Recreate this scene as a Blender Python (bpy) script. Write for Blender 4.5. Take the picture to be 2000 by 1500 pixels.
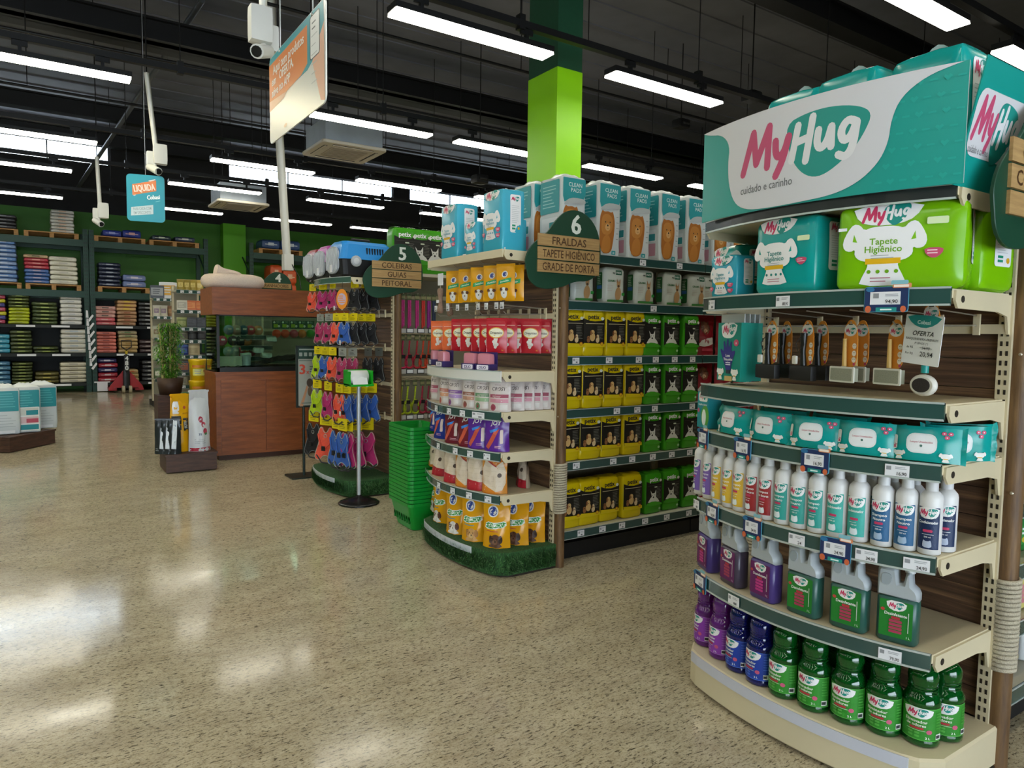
import bpy, math, random
from math import sin, cos, pi, radians, sqrt, atan, atan2, hypot
from mathutils import Vector, Matrix, noise
from mathutils.geometry import tessellate_polygon
random.seed(7)
for o in list(bpy.data.objects): bpy.data.objects.remove(o)
SC = bpy.context.scene; COL = SC.collection
# ------------------------------------------------------------------ camera
FL = 1384.8; YAW, PITCH, ROLL = radians(33.9), radians(3.97), radians(0.764); EYE = Vector((0, 0, 1.45))
_f = Vector((sin(YAW)*cos(PITCH), cos(YAW)*cos(PITCH), -sin(PITCH))); _r0 = Vector((cos(YAW), -sin(YAW), 0)); _u0 = _r0.cross(_f)
_r = cos(ROLL)*_r0 + sin(ROLL)*_u0; _u = -sin(ROLL)*_r0 + cos(ROLL)*_u0
cam = bpy.data.cameras.new('camera'); cam.sensor_width = 36; cam.lens = FL/2000*36; cam.clip_start = .05
camo = bpy.data.objects.new('camera', cam); COL.objects.link(camo)
camo.matrix_world = Matrix((( _r.x, _u.x, -_f.x, EYE.x), (_r.y, _u.y, -_f.y, EYE.y), (_r.z, _u.z, -_f.z, EYE.z), (0, 0, 0, 1)))
SC.camera = camo
# ------------------------------------------------------------------ daylight outside, exposure
W = bpy.data.worlds.new('daylight'); SC.world = W; W.use_nodes = True
W.node_tree.nodes['Background'].inputs[0].default_value = (.86, .93, 1, 1); W.node_tree.nodes['Background'].inputs[1].default_value = 13.0
SC.view_settings.view_transform = 'Standard'; SC.view_settings.look = 'None'; SC.view_settings.gamma = 1; SC.view_settings.use_curve_mapping = False
SC.view_settings.exposure = 0.0
LAMP = 17.0      # strength of every ceiling batten
# ------------------------------------------------------------------ helpers
def at(px, py, x=None, y=None, z=None):
    d = _r*((px-1000)/FL) - _u*((py-750)/FL) + _f
    t = (x-EYE.x)/d.x if x is not None else (y-EYE.y)/d.y if y is not None else (z-EYE.z)/d.z
    return EYE + d*t
def pr(p):
    d = Vector(p)-EYE; w = d.dot(_f)
    return 1000+FL*d.dot(_r)/w, 750-FL*d.dot(_u)/w
def lin(h):
    h = h.lstrip('#'); c = [int(h[i:i+2], 16)/255 for i in (0, 2, 4)]
    return tuple(a/12.92 if a <= .04045 else ((a+.055)/1.055)**2.4 for a in c)+(1,)
_mats = {}
def M(h, rough=.5, metal=0., trans=0., emit=0., coat=0., var=0., scale=30, ior=1.45, alpha=1., name=None):
    k = (h, rough, metal, trans, emit, coat, var, scale, alpha)
    if k in _mats: return _mats[k]
    m = bpy.data.materials.new(name or 'mat_'+h.lstrip('#')); m.use_nodes = True; nt = m.node_tree
    b = nt.nodes['Principled BSDF']; c = lin(h)
    b.inputs['Base Color'].default_value = c; b.inputs['Roughness'].default_value = rough; b.inputs['Metallic'].default_value = metal
    b.inputs['Transmission Weight'].default_value = trans; b.inputs['IOR'].default_value = ior; b.inputs['Coat Weight'].default_value = coat
    b.inputs['Alpha'].default_value = alpha
    if emit: b.inputs['Emission Color'].default_value = c; b.inputs['Emission Strength'].default_value = emit
    if var:
        n = nt.nodes.new('ShaderNodeTexNoise'); n.inputs['Scale'].default_value = scale; n.inputs['Detail'].default_value = 4
        tc = nt.nodes.new('ShaderNodeTexCoord'); nt.links.new(tc.outputs['Object'], n.inputs['Vector'])
        r = nt.nodes.new('ShaderNodeValToRGB'); r.color_ramp.elements[0].position = .3; r.color_ramp.elements[1].position = .7
        r.color_ramp.elements[0].color = tuple(a*(1-var) for a in c[:3])+(1,); r.color_ramp.elements[1].color = tuple(min(1, a*(1+var)) for a in c[:3])+(1,)
        nt.links.new(n.outputs['Fac'], r.inputs['Fac']); nt.links.new(r.outputs['Color'], b.inputs['Base Color'])
    _mats[k] = m
    return m
def clear(name, tint='#eaf4f2', gloss=.10):
    m = bpy.data.materials.new(name); m.use_nodes = True; nt = m.node_tree; nt.nodes.remove(nt.nodes['Principled BSDF']); out = nt.nodes['Material Output']
    t = nt.nodes.new('ShaderNodeBsdfTransparent'); t.inputs[0].default_value = lin(tint); g = nt.nodes.new('ShaderNodeBsdfGlossy'); g.inputs['Roughness'].default_value = .02
    f = nt.nodes.new('ShaderNodeFresnel'); f.inputs[0].default_value = 1.45; mx = nt.nodes.new('ShaderNodeMixShader'); nt.links.new(f.outputs[0], mx.inputs[0]); nt.links.new(t.outputs[0], mx.inputs[1]); nt.links.new(g.outputs[0], mx.inputs[2]); nt.links.new(mx.outputs[0], out.inputs[0])
    return m
def grain(name, c1, c2, scale=(1, 1, 1), rough=.5, sc=6, bump=.15, detail=8, c3=None, lo=.3, hi=.7):
    m = bpy.data.materials.new(name); m.use_nodes = True; nt = m.node_tree; b = nt.nodes['Principled BSDF']
    tc = nt.nodes.new('ShaderNodeTexCoord'); mp = nt.nodes.new('ShaderNodeMapping'); mp.inputs['Scale'].default_value = scale
    oi = nt.nodes.new('ShaderNodeObjectInfo'); ad = nt.nodes.new('ShaderNodeVectorMath'); ad.operation = 'ADD'
    nt.links.new(tc.outputs['Object'], mp.inputs['Vector']); nt.links.new(mp.outputs['Vector'], ad.inputs[0])
    sm = nt.nodes.new('ShaderNodeMath'); sm.operation = 'MULTIPLY'; sm.inputs[1].default_value = 37; nt.links.new(oi.outputs['Random'], sm.inputs[0])
    nt.links.new(sm.outputs[0], ad.inputs[1])
    n = nt.nodes.new('ShaderNodeTexNoise'); n.inputs['Scale'].default_value = sc; n.inputs['Detail'].default_value = detail; n.inputs['Roughness'].default_value = .62
    nt.links.new(ad.outputs[0], n.inputs['Vector'])
    r = nt.nodes.new('ShaderNodeValToRGB'); e = r.color_ramp.elements; e[0].position = lo; e[0].color = lin(c1); e[1].position = hi; e[1].color = lin(c2)
    if c3: q = e.new((lo+hi)/2); q.color = lin(c3)
    nt.links.new(n.outputs['Fac'], r.inputs['Fac']); nt.links.new(r.outputs['Color'], b.inputs['Base Color'])
    if bump:
        bp = nt.nodes.new('ShaderNodeBump'); bp.inputs['Strength'].default_value = bump; bp.inputs['Distance'].default_value = .01
        nt.links.new(n.outputs['Fac'], bp.inputs['Height']); nt.links.new(bp.outputs['Normal'], b.inputs['Normal'])
    b.inputs['Roughness'].default_value = rough
    return m
class MB:
    def __init__(s): s.v = []; s.f = []; s.mi = []; s.sm = []; s.mats = []
    def m(s, mat):
        if mat not in s.mats: s.mats.append(mat)
        return s.mats.index(mat)
    def add(s, vs, fs, mat, smooth=False):
        k = len(s.v); i = s.m(mat); s.v += [tuple(p) for p in vs]
        for f in fs: s.f.append([a+k for a in f]); s.mi.append(i); s.sm.append(smooth)
        return s
    def box(s, a, b, mat):
        x0, y0, z0 = a; x1, y1, z1 = b
        return s.add([(x0, y0, z0), (x1, y0, z0), (x1, y1, z0), (x0, y1, z0), (x0, y0, z1), (x1, y0, z1), (x1, y1, z1), (x0, y1, z1)],
                     [(0, 3, 2, 1), (4, 5, 6, 7), (0, 1, 5, 4), (1, 2, 6, 5), (2, 3, 7, 6), (3, 0, 4, 7)], mat)
    def cb(s, c, sz, mat): return s.box([c[i]-sz[i]/2 for i in range(3)], [c[i]+sz[i]/2 for i in range(3)], mat)
    def tube(s, pts, r, mat, n=8, closed=False, caps=True):
        pts = [Vector(p) for p in pts]; N = len(pts); rs = r if isinstance(r, (list, tuple)) else [r]*N; vs = []; fs = []; ref = None
        for i, p in enumerate(pts):
            a = pts[(i-1) % N] if closed or i > 0 else p; b = pts[(i+1) % N] if closed or i < N-1 else p
            t = (b-a).normalized()
            if ref is None: ref = Vector((0, 0, 1)) if abs(t.z) < .9 else Vector((1, 0, 0))
            u = (ref - t*ref.dot(t)).normalized(); w = t.cross(u); ref = u
            for k in range(n):
                g = 2*pi*k/n; vs.append(p+(u*cos(g)+w*sin(g))*rs[i])
        for i in range(N if closed else N-1):
            for k in range(n):
                a = i*n+k; b = i*n+(k+1) % n; c = ((i+1) % N)*n
                fs.append((a, b, c+(k+1) % n, c+k))
        s.add(vs, fs, mat, True)
        if caps and not closed: s.add(vs[:n][::-1], [tuple(range(n))], mat); s.add(vs[-n:], [tuple(range(n))], mat)
        return s
    def lathe(s, prof, mat, n=16, c=(0, 0, 0), sx=1, sy=1, smooth=True, arc=None):
        vs = []; fs = []
        for r, z in prof:
            for k in range(n):
                g = 2*pi*k/n; vs.append((c[0]+r*sx*cos(g), c[1]+r*sy*sin(g), c[2]+z))
        for i in range(len(prof)-1):
            for k in range(n): fs.append((i*n+k, i*n+(k+1) % n, (i+1)*n+(k+1) % n, (i+1)*n+k))
        s.add(vs, fs, mat, smooth)
        if prof[0][0] > 1e-4: s.add(vs[:n][::-1], [tuple(range(n))], mat)
        if prof[-1][0] > 1e-4: s.add(vs[-n:], [tuple(range(n))], mat)
        return s
    def prism(s, poly, a, b, mat, ax='z', bev=0., smooth=False):
        """extrude a 2D outline between a and b along an axis (z: (x,y); y: (x,z); x: (y,z))"""
        def P(p, t): return (p[0], p[1], t) if ax == 'z' else (p[0], t, p[1]) if ax == 'y' else (t, p[0], p[1])
        n = len(poly)
        rings = [(poly, a), (poly, b)]
        if bev:
            c = (sum(p[0] for p in poly)/n, sum(p[1] for p in poly)/n)
            ins = inset(poly, bev); sg = 1 if b > a else -1
            rings = [(ins, a), (poly, a+sg*bev), (poly, b-sg*bev), (ins, b)]
        vs = [P(p, t) for pl, t in rings for p in pl]; fs = []
        for i in range(len(rings)-1):
            for k in range(n): fs.append((i*n+k, i*n+(k+1) % n, (i+1)*n+(k+1) % n, (i+1)*n+k))
        s.add(vs, fs, mat, smooth)
        tr = tessellate_polygon([[Vector((p[0], p[1], 0)) for p in rings[0][0]]])
        L = (len(rings)-1)*n
        s.add([vs[i] for i in range(n)], [tuple(t)[::-1] for t in tr], mat); s.add([vs[L+i] for i in range(n)], [tuple(t) for t in tr], mat)
        return s
    def grid(s, fn, nu, nv, mat, smooth=True):
        vs = [fn(i/nu, j/nv) for j in range(nv+1) for i in range(nu+1)]
        fs = [(j*(nu+1)+i, j*(nu+1)+i+1, (j+1)*(nu+1)+i+1, (j+1)*(nu+1)+i) for j in range(nv) for i in range(nu)]
        return s.add(vs, fs, mat, smooth)
    def rbox(s, sz, r, mat, c=(0, 0, 0), n=6, bulge=(0, 0, 0), wr=0., seed=0., smooth=True):
        """rounded box resting at c (base centre) with bulging faces"""
        h = [a/2 for a in sz]; vs = []; fs = []
        for ax in range(3):
            for sg in (-1, 1):
                k = len(vs)
                for j in range(n+1):
                    for i in range(n+1):
                        def e(t):
                            t = 2*t/n-1
                            return (abs(t)**.6)*(1 if t > 0 else -1)
                        q = [0, 0, 0]; q[ax] = sg; q[(ax+1) % 3] = e(i); q[(ax+2) % 3] = e(j)*sg
                        p = Vector([q[a]*h[a] for a in range(3)])
                        inn = Vector([max(-h[a]+r, min(h[a]-r, p[a])) for a in range(3)]); d = p-inn
                        if d.length > 1e-9: p = inn+d.normalized()*r
                        for a in range(3): p[a] += q[a]*bulge[a]*(1-q[(a+1) % 3]**2)*(1-q[(a+2) % 3]**2)
                        if wr: p += Vector(noise.noise_vector(p*14+Vector((seed, seed*2, 0))))*wr
                        vs.append((c[0]+p.x, c[1]+p.y, c[2]+p.z+h[2]))
                for j in range(n):
                    for i in range(n): a = k+j*(n+1)+i; fs.append((a, a+1, a+n+2, a+n+1))
        return s.add(vs, fs, mat, smooth)
    def xf(s, mtx): s.v = [tuple(mtx @ Vector(p)) for p in s.v]; return s
    def mesh(s, name):
        me = bpy.data.meshes.new(name); me.from_pydata(s.v, [], s.f)
        for m in s.mats: me.materials.append(m)
        me.polygons.foreach_set('material_index', s.mi); me.polygons.foreach_set('use_smooth', s.sm); me.update()
        return me
    def build(s, name, parent=None, loc=None, label=None, cat=None, group=None, kind=None, rz=0):
        o = bpy.data.objects.new(name, s.mesh(name)); COL.objects.link(o)
        if parent is not None:
            o.parent = parent
            if loc == 'world': o.location = -Vector(parent['_loc']) if '_loc' in parent.keys() else (0, 0, 0)
            elif loc and loc != 'sub': o.location = loc
        elif loc: o.location = loc
        if rz: o.rotation_euler[2] = rz
        tag(o, label, cat, group, kind)
        return o
def inset(poly, d):
    n = len(poly); out = []; ar = sum(poly[i][0]*poly[(i+1) % n][1]-poly[(i+1) % n][0]*poly[i][1] for i in range(n)); sg = 1 if ar > 0 else -1
    for i in range(n):
        p0, p1, p2 = Vector(poly[i-1][:2]), Vector(poly[i][:2]), Vector(poly[(i+1) % n][:2])
        a = (p1-p0).normalized(); b = (p2-p1).normalized(); nrm = Vector((-(a.y+b.y), a.x+b.x))
        nrm = nrm.normalized() if nrm.length > 1e-6 else Vector((-a.y, a.x))
        out.append(tuple(p1+nrm*d*sg))
    return out
def tag(o, label=None, cat=None, group=None, kind=None):
    for k, v in (('label', label), ('category', cat), ('group', group), ('kind', kind)):
        if v: o[k] = v
    return o
def thing(name, label, cat, loc=(0, 0, 0), rz=0, group=None):
    o = bpy.data.objects.new(name, None); COL.objects.link(o); o.location = loc; o.rotation_euler[2] = rz; o.empty_display_size = .1
    o['_loc'] = tuple(loc)
    return tag(o, label, cat, group)
KIDS = {}
def kids(o): return [c for c in bpy.data.objects if c.parent == o]
def copytree(o, parent=None):
    c = o.copy(); COL.objects.link(c)
    if parent is not None: c.parent = parent
    for k in KIDS[o.name]: copytree2(k, c)
    return c
def copytree2(o, p):
    c = o.copy(); COL.objects.link(c); c.parent = p
    for k in KIDS.get(o.name, ()): copytree2(k, c)
class Kind:
    """a kind of thing: built once, then copied with its parts"""
    def __init__(s, make, *a): s.mk = make; s.a = a; s.o = None
    def put(s, loc, rz, label, cat, group=None, sc=1, rx=0, ry=0):
        if s.o is None:
            s.o = o = s.mk(*s.a)
            for q in [o]+kids(o): KIDS[q.name] = kids(q)
        else: o = copytree(s.o)
        o.location = loc; o.rotation_euler = (rx, ry, rz); o.scale = (sc,)*3 if not isinstance(sc, tuple) else sc
        for k in ('group',):
            if k in o.keys(): del o[k]
        return tag(o, label, cat, group)
ORD = ['first', 'second', 'third', 'fourth', 'fifth', 'sixth', 'seventh', 'eighth', 'ninth', 'tenth', 'eleventh', 'twelfth', 'thirteenth', 'fourteenth', 'fifteenth', 'sixteenth', 'seventeenth', 'eighteenth', 'nineteenth', 'twentieth'] + ['%dth' % k for k in range(21, 61)]
# ------------------------------------------------------------------ lettering and print
_tx = {}
def glyphs(s, bold=0., shear=0., sp=1.):
    k = (s, bold, shear, sp)
    if k not in _tx:
        cu = bpy.data.curves.new('t', 'FONT'); cu.body = s; cu.size = 1; cu.offset = bold; cu.shear = shear; cu.resolution_u = 2; cu.space_character = sp; cu.align_x = 'LEFT'
        ob = bpy.data.objects.new('t', cu); me = ob.to_mesh()
        v = [(a.co.x, a.co.y) for a in me.vertices]; f = [tuple(p.vertices) for p in me.polygons]
        ob.to_mesh_clear(); bpy.data.objects.remove(ob); bpy.data.curves.remove(cu)
        x0 = min(p[0] for p in v); x1 = max(p[0] for p in v)
        _tx[k] = ([(p[0]-x0, p[1]) for p in v], f, x1-x0)
    return _tx[k]
class Print:
    """flat print laid on a surface function surf(x, z, e) -> point"""
    def __init__(s): s.L = []; s.xf = None
    def tri(s, pts, tris, col, rough=.45):
        if s.xf: pts = [s.xf(p) for p in pts]
        s.L.append(([tuple(p) for p in pts], tris, col, rough)); return s
    def poly(s, pts, col, rough=.45):
        return s.tri(pts, [tuple(t) for t in tessellate_polygon([[Vector((p[0], p[1], 0)) for p in pts]])], col, rough)
    def rect(s, x0, z0, x1, z1, col, r=0., rough=.45): return s.poly(rrect(x0, z0, x1, z1, r), col, rough)
    def ell(s, cx, cz, rx, rz, col, n=20, a=0., rough=.45):
        return s.poly([(cx+rx*cos(2*pi*k/n)*cos(a)-rz*sin(2*pi*k/n)*sin(a), cz+rx*cos(2*pi*k/n)*sin(a)+rz*sin(2*pi*k/n)*cos(a)) for k in range(n)], col, rough)
    def text(s, t, cx, cz, size, col, bold=0., shear=0., maxw=None, left=False, a=0., sp=1., rough=.45):
        if bold > .014:      # heavy lettering: overlaid strikes keep the counters open
            for q in (-1, 1): s.text(t, cx+q*(bold-.01)*size*cos(a), cz+q*(bold-.01)*size*sin(a), size, col, .012, shear, maxw, left, a, sp, rough)
            return s
        v, f, w = glyphs(t, bold, shear, sp); kx = size
        if maxw and w*size > maxw: kx = maxw/w
        pts = []
        for x, y in v:
            X = (x-(0 if left else w/2))*kx; Y = (y-.35)*size
            pts.append((cx+X*cos(a)-Y*sin(a), cz+X*sin(a)+Y*cos(a)))
        return s.tri(pts, f, col, rough)
    def lines(s, x0, x1, z1, n, dz, th, col):
        for i in range(n):
            q = random.uniform(.6, 1.); s.rect(x0, z1-i*dz-th, x0+(x1-x0)*q, z1-i*dz, col)
        return s
    def into(s, mb, surf, e0=.0006, de=.0002, edge=.03):
        e = e0; last = None
        for pts, tris, col, rough in s.L:
            e += de if col != last else .00004      # thin ink layers
            last = col; jit = 4e-6 if any(len(t) > 4 for t in tris) else 0.; out = []; fs = []
            mat = col if not isinstance(col, str) else M(col, rough)
            st = []
            for fi, t in enumerate(tris):
                for k in range(1, len(t)-1): st.append((pts[t[0]], pts[t[k]], pts[t[k+1]], jit*fi))
            while st:
                A, B, Cc, ej = st.pop()
                l = [hypot(B[0]-A[0], B[1]-A[1]), hypot(Cc[0]-B[0], Cc[1]-B[1]), hypot(A[0]-Cc[0], A[1]-Cc[1])]; m = max(l)
                if m > edge:
                    i = l.index(m); P, Q, R = ((A, B, Cc), (B, Cc, A), (Cc, A, B))[i]; Mi = ((P[0]+Q[0])/2, (P[1]+Q[1])/2)
                    st += [(P, Mi, R, ej), (Mi, Q, R, ej)]; continue
                if (B[0]-A[0])*(Cc[1]-A[1])-(B[1]-A[1])*(Cc[0]-A[0]) < 0: B, Cc = Cc, B
                k = len(out); out += [surf(q[0], q[1], e+ej) for q in (A, B, Cc)]; fs.append((k, k+1, k+2))
            mb.add(out, fs, mat)
        return mb
def rrect(x0, z0, x1, z1, r=0., n=4):
    if r <= 0: return [(x0, z0), (x1, z0), (x1, z1), (x0, z1)]
    o = []
    for cx, cz, a in ((x1-r, z0+r, -90), (x1-r, z1-r, 0), (x0+r, z1-r, 90), (x0+r, z0+r, 180)):
        for k in range(n+1): g = radians(a+90*k/n); o.append((cx+r*cos(g), cz+r*sin(g)))
    return o
def smooth(pts, k=3):
    """Chaikin-smooth a closed outline"""
    for _ in range(k):
        q = []
        for i in range(len(pts)):
            a, b = pts[i], pts[(i+1) % len(pts)]
            q += [(a[0]*.75+b[0]*.25, a[1]*.75+b[1]*.25), (a[0]*.25+b[0]*.75, a[1]*.25+b[1]*.75)]
        pts = q
    return pts
def flat(y): return lambda x, z, e: (x, y-e, z)
def cylf(R, sy=1.): return lambda x, z, e: ((R+e)*sin(x/R), -(R+e)*sy*cos(x/R), z)
PINK, TEAL, WHITE = '#c8325f', '#0f8a80', '#e9e9ea'
MYS = [[(0, 0), (.20, .95)], [(.20, .95), (.40, .18)], [(.40, .18), (.68, 1.)], [(.68, 1.), (.76, .04)], [(.92, .60), (.97, .30), (1.08, .20), (1.22, .32), (1.28, .64)], [(1.28, .64), (1.20, .12), (1.05, -.22)]]
HUG = [[(.0, -.02), (.10, .86)], [(.42, -.10), (.50, 1.0)], [(.05, .42), (.46, .50)], [(.70, .62), (.68, .30), (.80, .12), (.96, .26), (1.04, .64)], [(1.04, .64), (1.08, .14)], [(1.66, .62), (1.44, .74), (1.28, .48), (1.38, .20), (1.56, .28), (1.66, .62)], [(1.66, .62), (1.64, .02), (1.48, -.20), (1.30, -.10)]]
def strokes(P, L, x, z, s, w, col, slant=.0):
    """rounded brush lettering: each stroke a chain of capsules"""
    pts = []; fs = []; n = 8 if s > .05 else 6
    for pl in L:
        if len(pl) > 2:
            for _ in range(1 if s < .05 else 2): pl = [pl[0]]+[(a[0]*(1-k)+b[0]*k, a[1]*(1-k)+b[1]*k) for a, b in zip(pl, pl[1:]) for k in (.25, .75)]+[pl[-1]]
        q = [(x+(a+slant*b)*s, z+b*s) for a, b in pl]
        for i, p in enumerate(q):
            k = len(pts); pts += [(p[0]+w*cos(2*pi*j/n), p[1]+w*sin(2*pi*j/n)) for j in range(n)]; fs.append(tuple(range(k, k+n)))
            if i:
                o = q[i-1]; d = Vector((p[0]-o[0], p[1]-o[1])); d = d.normalized()*w if d.length > 1e-9 else Vector((w, 0)); k = len(pts)
                pts += [(o[0]-d.y, o[1]+d.x), (o[0]+d.y, o[1]-d.x), (p[0]+d.y, p[1]-d.x), (p[0]-d.y, p[1]+d.x)]; fs.append((k, k+1, k+2, k+3))
    return P.tri(pts, fs, col)
def logo(P, cx, cz, w, panel=True, pk=PINK, tl=TEAL):
    """the pink and white word mark on its teal heart-like patch, w wide"""
    k = w
    if panel: P.rect(cx-.56*k, cz-.30*k, cx+.56*k, cz+.30*k, WHITE, .14*k)
    P.poly(smooth([(cx-.06*k, cz+.14*k), (cx+.10*k, cz+.24*k), (cx+.34*k, cz+.26*k), (cx+.50*k, cz+.20*k), (cx+.47*k, cz+.02*k), (cx+.34*k, cz-.16*k), (cx+.18*k, cz-.28*k), (cx+.04*k, cz-.18*k), (cx-.04*k, cz-.02*k)], 2), tl)
    strokes(P, MYS, cx-.48*k, cz-.15*k, .325*k, .032*k, pk, .12); strokes(P, HUG, cx-.02*k, cz-.09*k, .275*k, .026*k, WHITE, .08)
    return P
# ================================================================== the setting
def struct(mb, name, **k): return mb.build(name, kind='structure', **k)
def granite():
    m = bpy.data.materials.new('polished_granite'); m.use_nodes = True; nt = m.node_tree; b = nt.nodes['Principled BSDF']; N = nt.nodes.new; L = nt.links.new
    tc = N('ShaderNodeTexCoord')
    def noi(scale, sc, det, rgh=.6):
        mp = N('ShaderNodeMapping'); mp.inputs['Scale'].default_value = scale; mp.inputs['Rotation'].default_value = (0, 0, radians(4)); L(tc.outputs['Object'], mp.inputs['Vector'])
        n = N('ShaderNodeTexNoise'); n.inputs['Scale'].default_value = sc; n.inputs['Detail'].default_value = det; n.inputs['Roughness'].default_value = rgh; n.inputs['Distortion'].default_value = .4; L(mp.outputs[0], n.inputs['Vector']); return n
    def ramp(src, p0, c0, p1, c1):
        r = N('ShaderNodeValToRGB'); e = r.color_ramp.elements; e[0].position = p0; e[0].color = c0; e[1].position = p1; e[1].color = c1; L(src, r.inputs['Fac']); return r
    n1 = noi((.7, 1.4, 1), 5, 6); base = ramp(n1.outputs['Fac'], .32, lin('#aea289'), .7, lin('#c5ba9f'))
    n2 = noi((.9, 2.8, 1), 40, 6, .72); fl = ramp(n2.outputs['Fac'], .395, (.05, .045, .035, 1), .465, (1, 1, 1, 1))
    n3 = noi((.7, 2.4, 1), 17, 5); st = ramp(n3.outputs['Fac'], .30, (.72, .69, .62, 1), .5, (1, 1, 1, 1))
    n5 = noi((1, 1, 1), 120, 3); sp = ramp(n5.outputs['Fac'], .35, (.62, .58, .5, 1), .5, (1, 1, 1, 1))
    cur = base.outputs[0]
    for q in (fl, st, sp):
        mx = N('ShaderNodeMix'); mx.data_type = 'RGBA'; mx.blend_type = 'MULTIPLY'; mx.inputs[0].default_value = .85 if q is fl else .7
        L(cur, mx.inputs[6]); L(q.outputs[0], mx.inputs[7]); cur = mx.outputs[2]
    L(cur, b.inputs['Base Color']); b.inputs['Roughness'].default_value = .16; b.inputs['Specular IOR Level'].default_value = .25
    n4 = noi((1, 1, 1), 1.7, 3); r4 = ramp(n4.outputs['Fac'], .3, (.08, .08, .08, 1), .7, (.16, .16, .16, 1)); L(r4.outputs[0], b.inputs['Roughness'])
    bp = N('ShaderNodeBump'); bp.inputs['Strength'].default_value = .02; bp.inputs['Distance'].default_value = .05; L(n4.outputs['Fac'], bp.inputs['Height']); L(bp.outputs[0], b.inputs['Normal'])
    return m
GRAN = granite(); BLACKP = M('#17181a', .75, var=.2, scale=3, name='black_paint'); GREENP = M('#336f0e', .55, var=.06, scale=2, name='green_wall_paint')
LIME = M('#8fd60a', .42, var=.03, scale=2, name='lime_paint'); DKGREEN = M('#1d4a33', .5, var=.05, name='dark_green_paint')
struct(MB().box((-9, -6, -.2), (24, 20.5, 0), GRAN), 'floor')
fj = MB()
for k in range(9): fj.box((-7.8+k*3.6, -6, 0), (-7.795+k*3.6, 20.3, .0006), M('#6d624c', .5))
WB = 20.3; WZ0, WZ1, CEI = 5.45, 6.04, 6.35
wb = MB().box((-9, WB, 0), (24, WB+.2, 4.28), GREENP).box((-9, WB, 4.28), (24, WB+.2, WZ0), BLACKP).box((-9, WB, WZ1), (24, WB+.2, CEI), BLACKP)
WIN = [(-6., 1.63), (4.42, 9.2), (9.75, 15.5)]
xs = [-9]+[q for w in WIN for q in w]+[24]
for i in range(0, len(xs), 2): wb.box((xs[i], WB, WZ0), (xs[i+1], WB+.2, WZ1), BLACKP)
struct(wb, 'wall_back')
GLASS = clear('window_glass', '#f4f8fb'); FRAME = M('#2a2d30', .4, .3)
for i, (a, b) in enumerate(WIN):
    w = MB()
    for z in (WZ0, WZ1-.03): w.box((a, WB+.06, z), (b, WB+.14, z+.03), FRAME)
    n = max(2, int((b-a)/1.2))
    for k in range(n+1):
        x = a+(b-a-.03)*k/n; w.box((x, WB+.06, WZ0+.03), (x+.03, WB+.14, WZ1-.03), FRAME)
    o = struct(w, 'window_%d' % (i+1))
    for k in range(n):
        x = a+(b-a)*k/n; MB().box((x+.03, WB+.09, WZ0+.03), (x+(b-a)/n, WB+.1, WZ1-.03), GLASS).build('pane', o)
struct(MB().box((-9.2, -6, 0), (-9, WB, 4.28), GREENP).box((-9.2, -6, 4.28), (-9, WB, CEI), BLACKP), 'wall_left')
struct(MB().box((24, -6, 0), (24.2, WB, 4.28), GREENP).box((24, -6, 4.28), (24.2, WB, CEI), BLACKP), 'wall_right')
struct(MB().box((-9, -6.2, 0), (-7, -6, CEI), BLACKP).box((3.43, -6.2, 0), (24, -6, CEI), BLACKP).box((-7, -6.2, 2.4), (3.43, -6, CEI), BLACKP), 'wall_front')
sf = MB()  # unseen glazed opening behind the camera, added to bring in front fill
for k in range(8): sf.box((-7+k*1.49, -6.14, 0), (-6.94+k*1.49, -6.06, 2.4), FRAME)
so = struct(sf, 'window_4')
for k in range(7): MB().box((-6.94+k*1.49, -6.11, 0), (-5.51+k*1.49, -6.1, 2.4), GLASS).build('pane', so)
CEIL = M('#666870', .7, var=.15, scale=1.5, name='dark_deck_paint'); STEEL = M('#141517', .5, .2, name='black_steel')
ce = MB().box((-9, -6, CEI), (24, WB+.2, CEI+.2), CEIL)
k = -6.
while k < WB: ce.prism([(k, CEI+.01), (k+.01, CEI-.018), (k+.05, CEI-.018), (k+.06, CEI+.01)], -9, 24, CEIL, 'x'); k += .62
struct(ce, 'ceiling')
# roof girders
for n, (px, py) in enumerate(((250, 55), (1240, 272), (700, 165), (240, 226), (600, 330), (1750, 90))):
    p = at(px, py, z=5.75)
    struct(MB().box((-9, p.y-.06, 5.62), (24, p.y+.06, 5.90), STEEL).box((-9, p.y-.13, 5.60), (24, p.y+.13, 5.63), STEEL).box((-9, p.y-.13, 5.88), (24, p.y+.13, 5.91), STEEL), 'trim_%d' % (n+1))
a = at(148, 373, y=20.15); b = at(395, 0, z=6.2)
MB().tube([b, a], .045, M('#5b5e63', .4, .4), 8).build('drain_pipe', label='long grey pipe slanting down across the ceiling to back wall', cat='pipe')
# column
cx0 = at(1089, 129, y=6.15)
c0 = Vector((cx0.x, 6.15, 0)); cw = .34; cl = at(1032, 154, x=c0.x).y-6.15
co = MB().box((c0.x, 6.15, 0), (c0.x+cw, 6.15+cl, cx0.z), LIME); co = co.build('column', label='square lime green column rising behind the tall pad bales', cat='column')
MB().box((c0.x+.004, 6.154, cx0.z), (c0.x+cw-.004, 6.15+cl-.004, CEI), DKGREEN).build('column_top', co)
# wall pilaster at the back, lime
struct(MB().box((4.18, WB-.35, 0), (4.75, WB, 4.28), M('#58a80d', .5)), 'trim_7')
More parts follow.
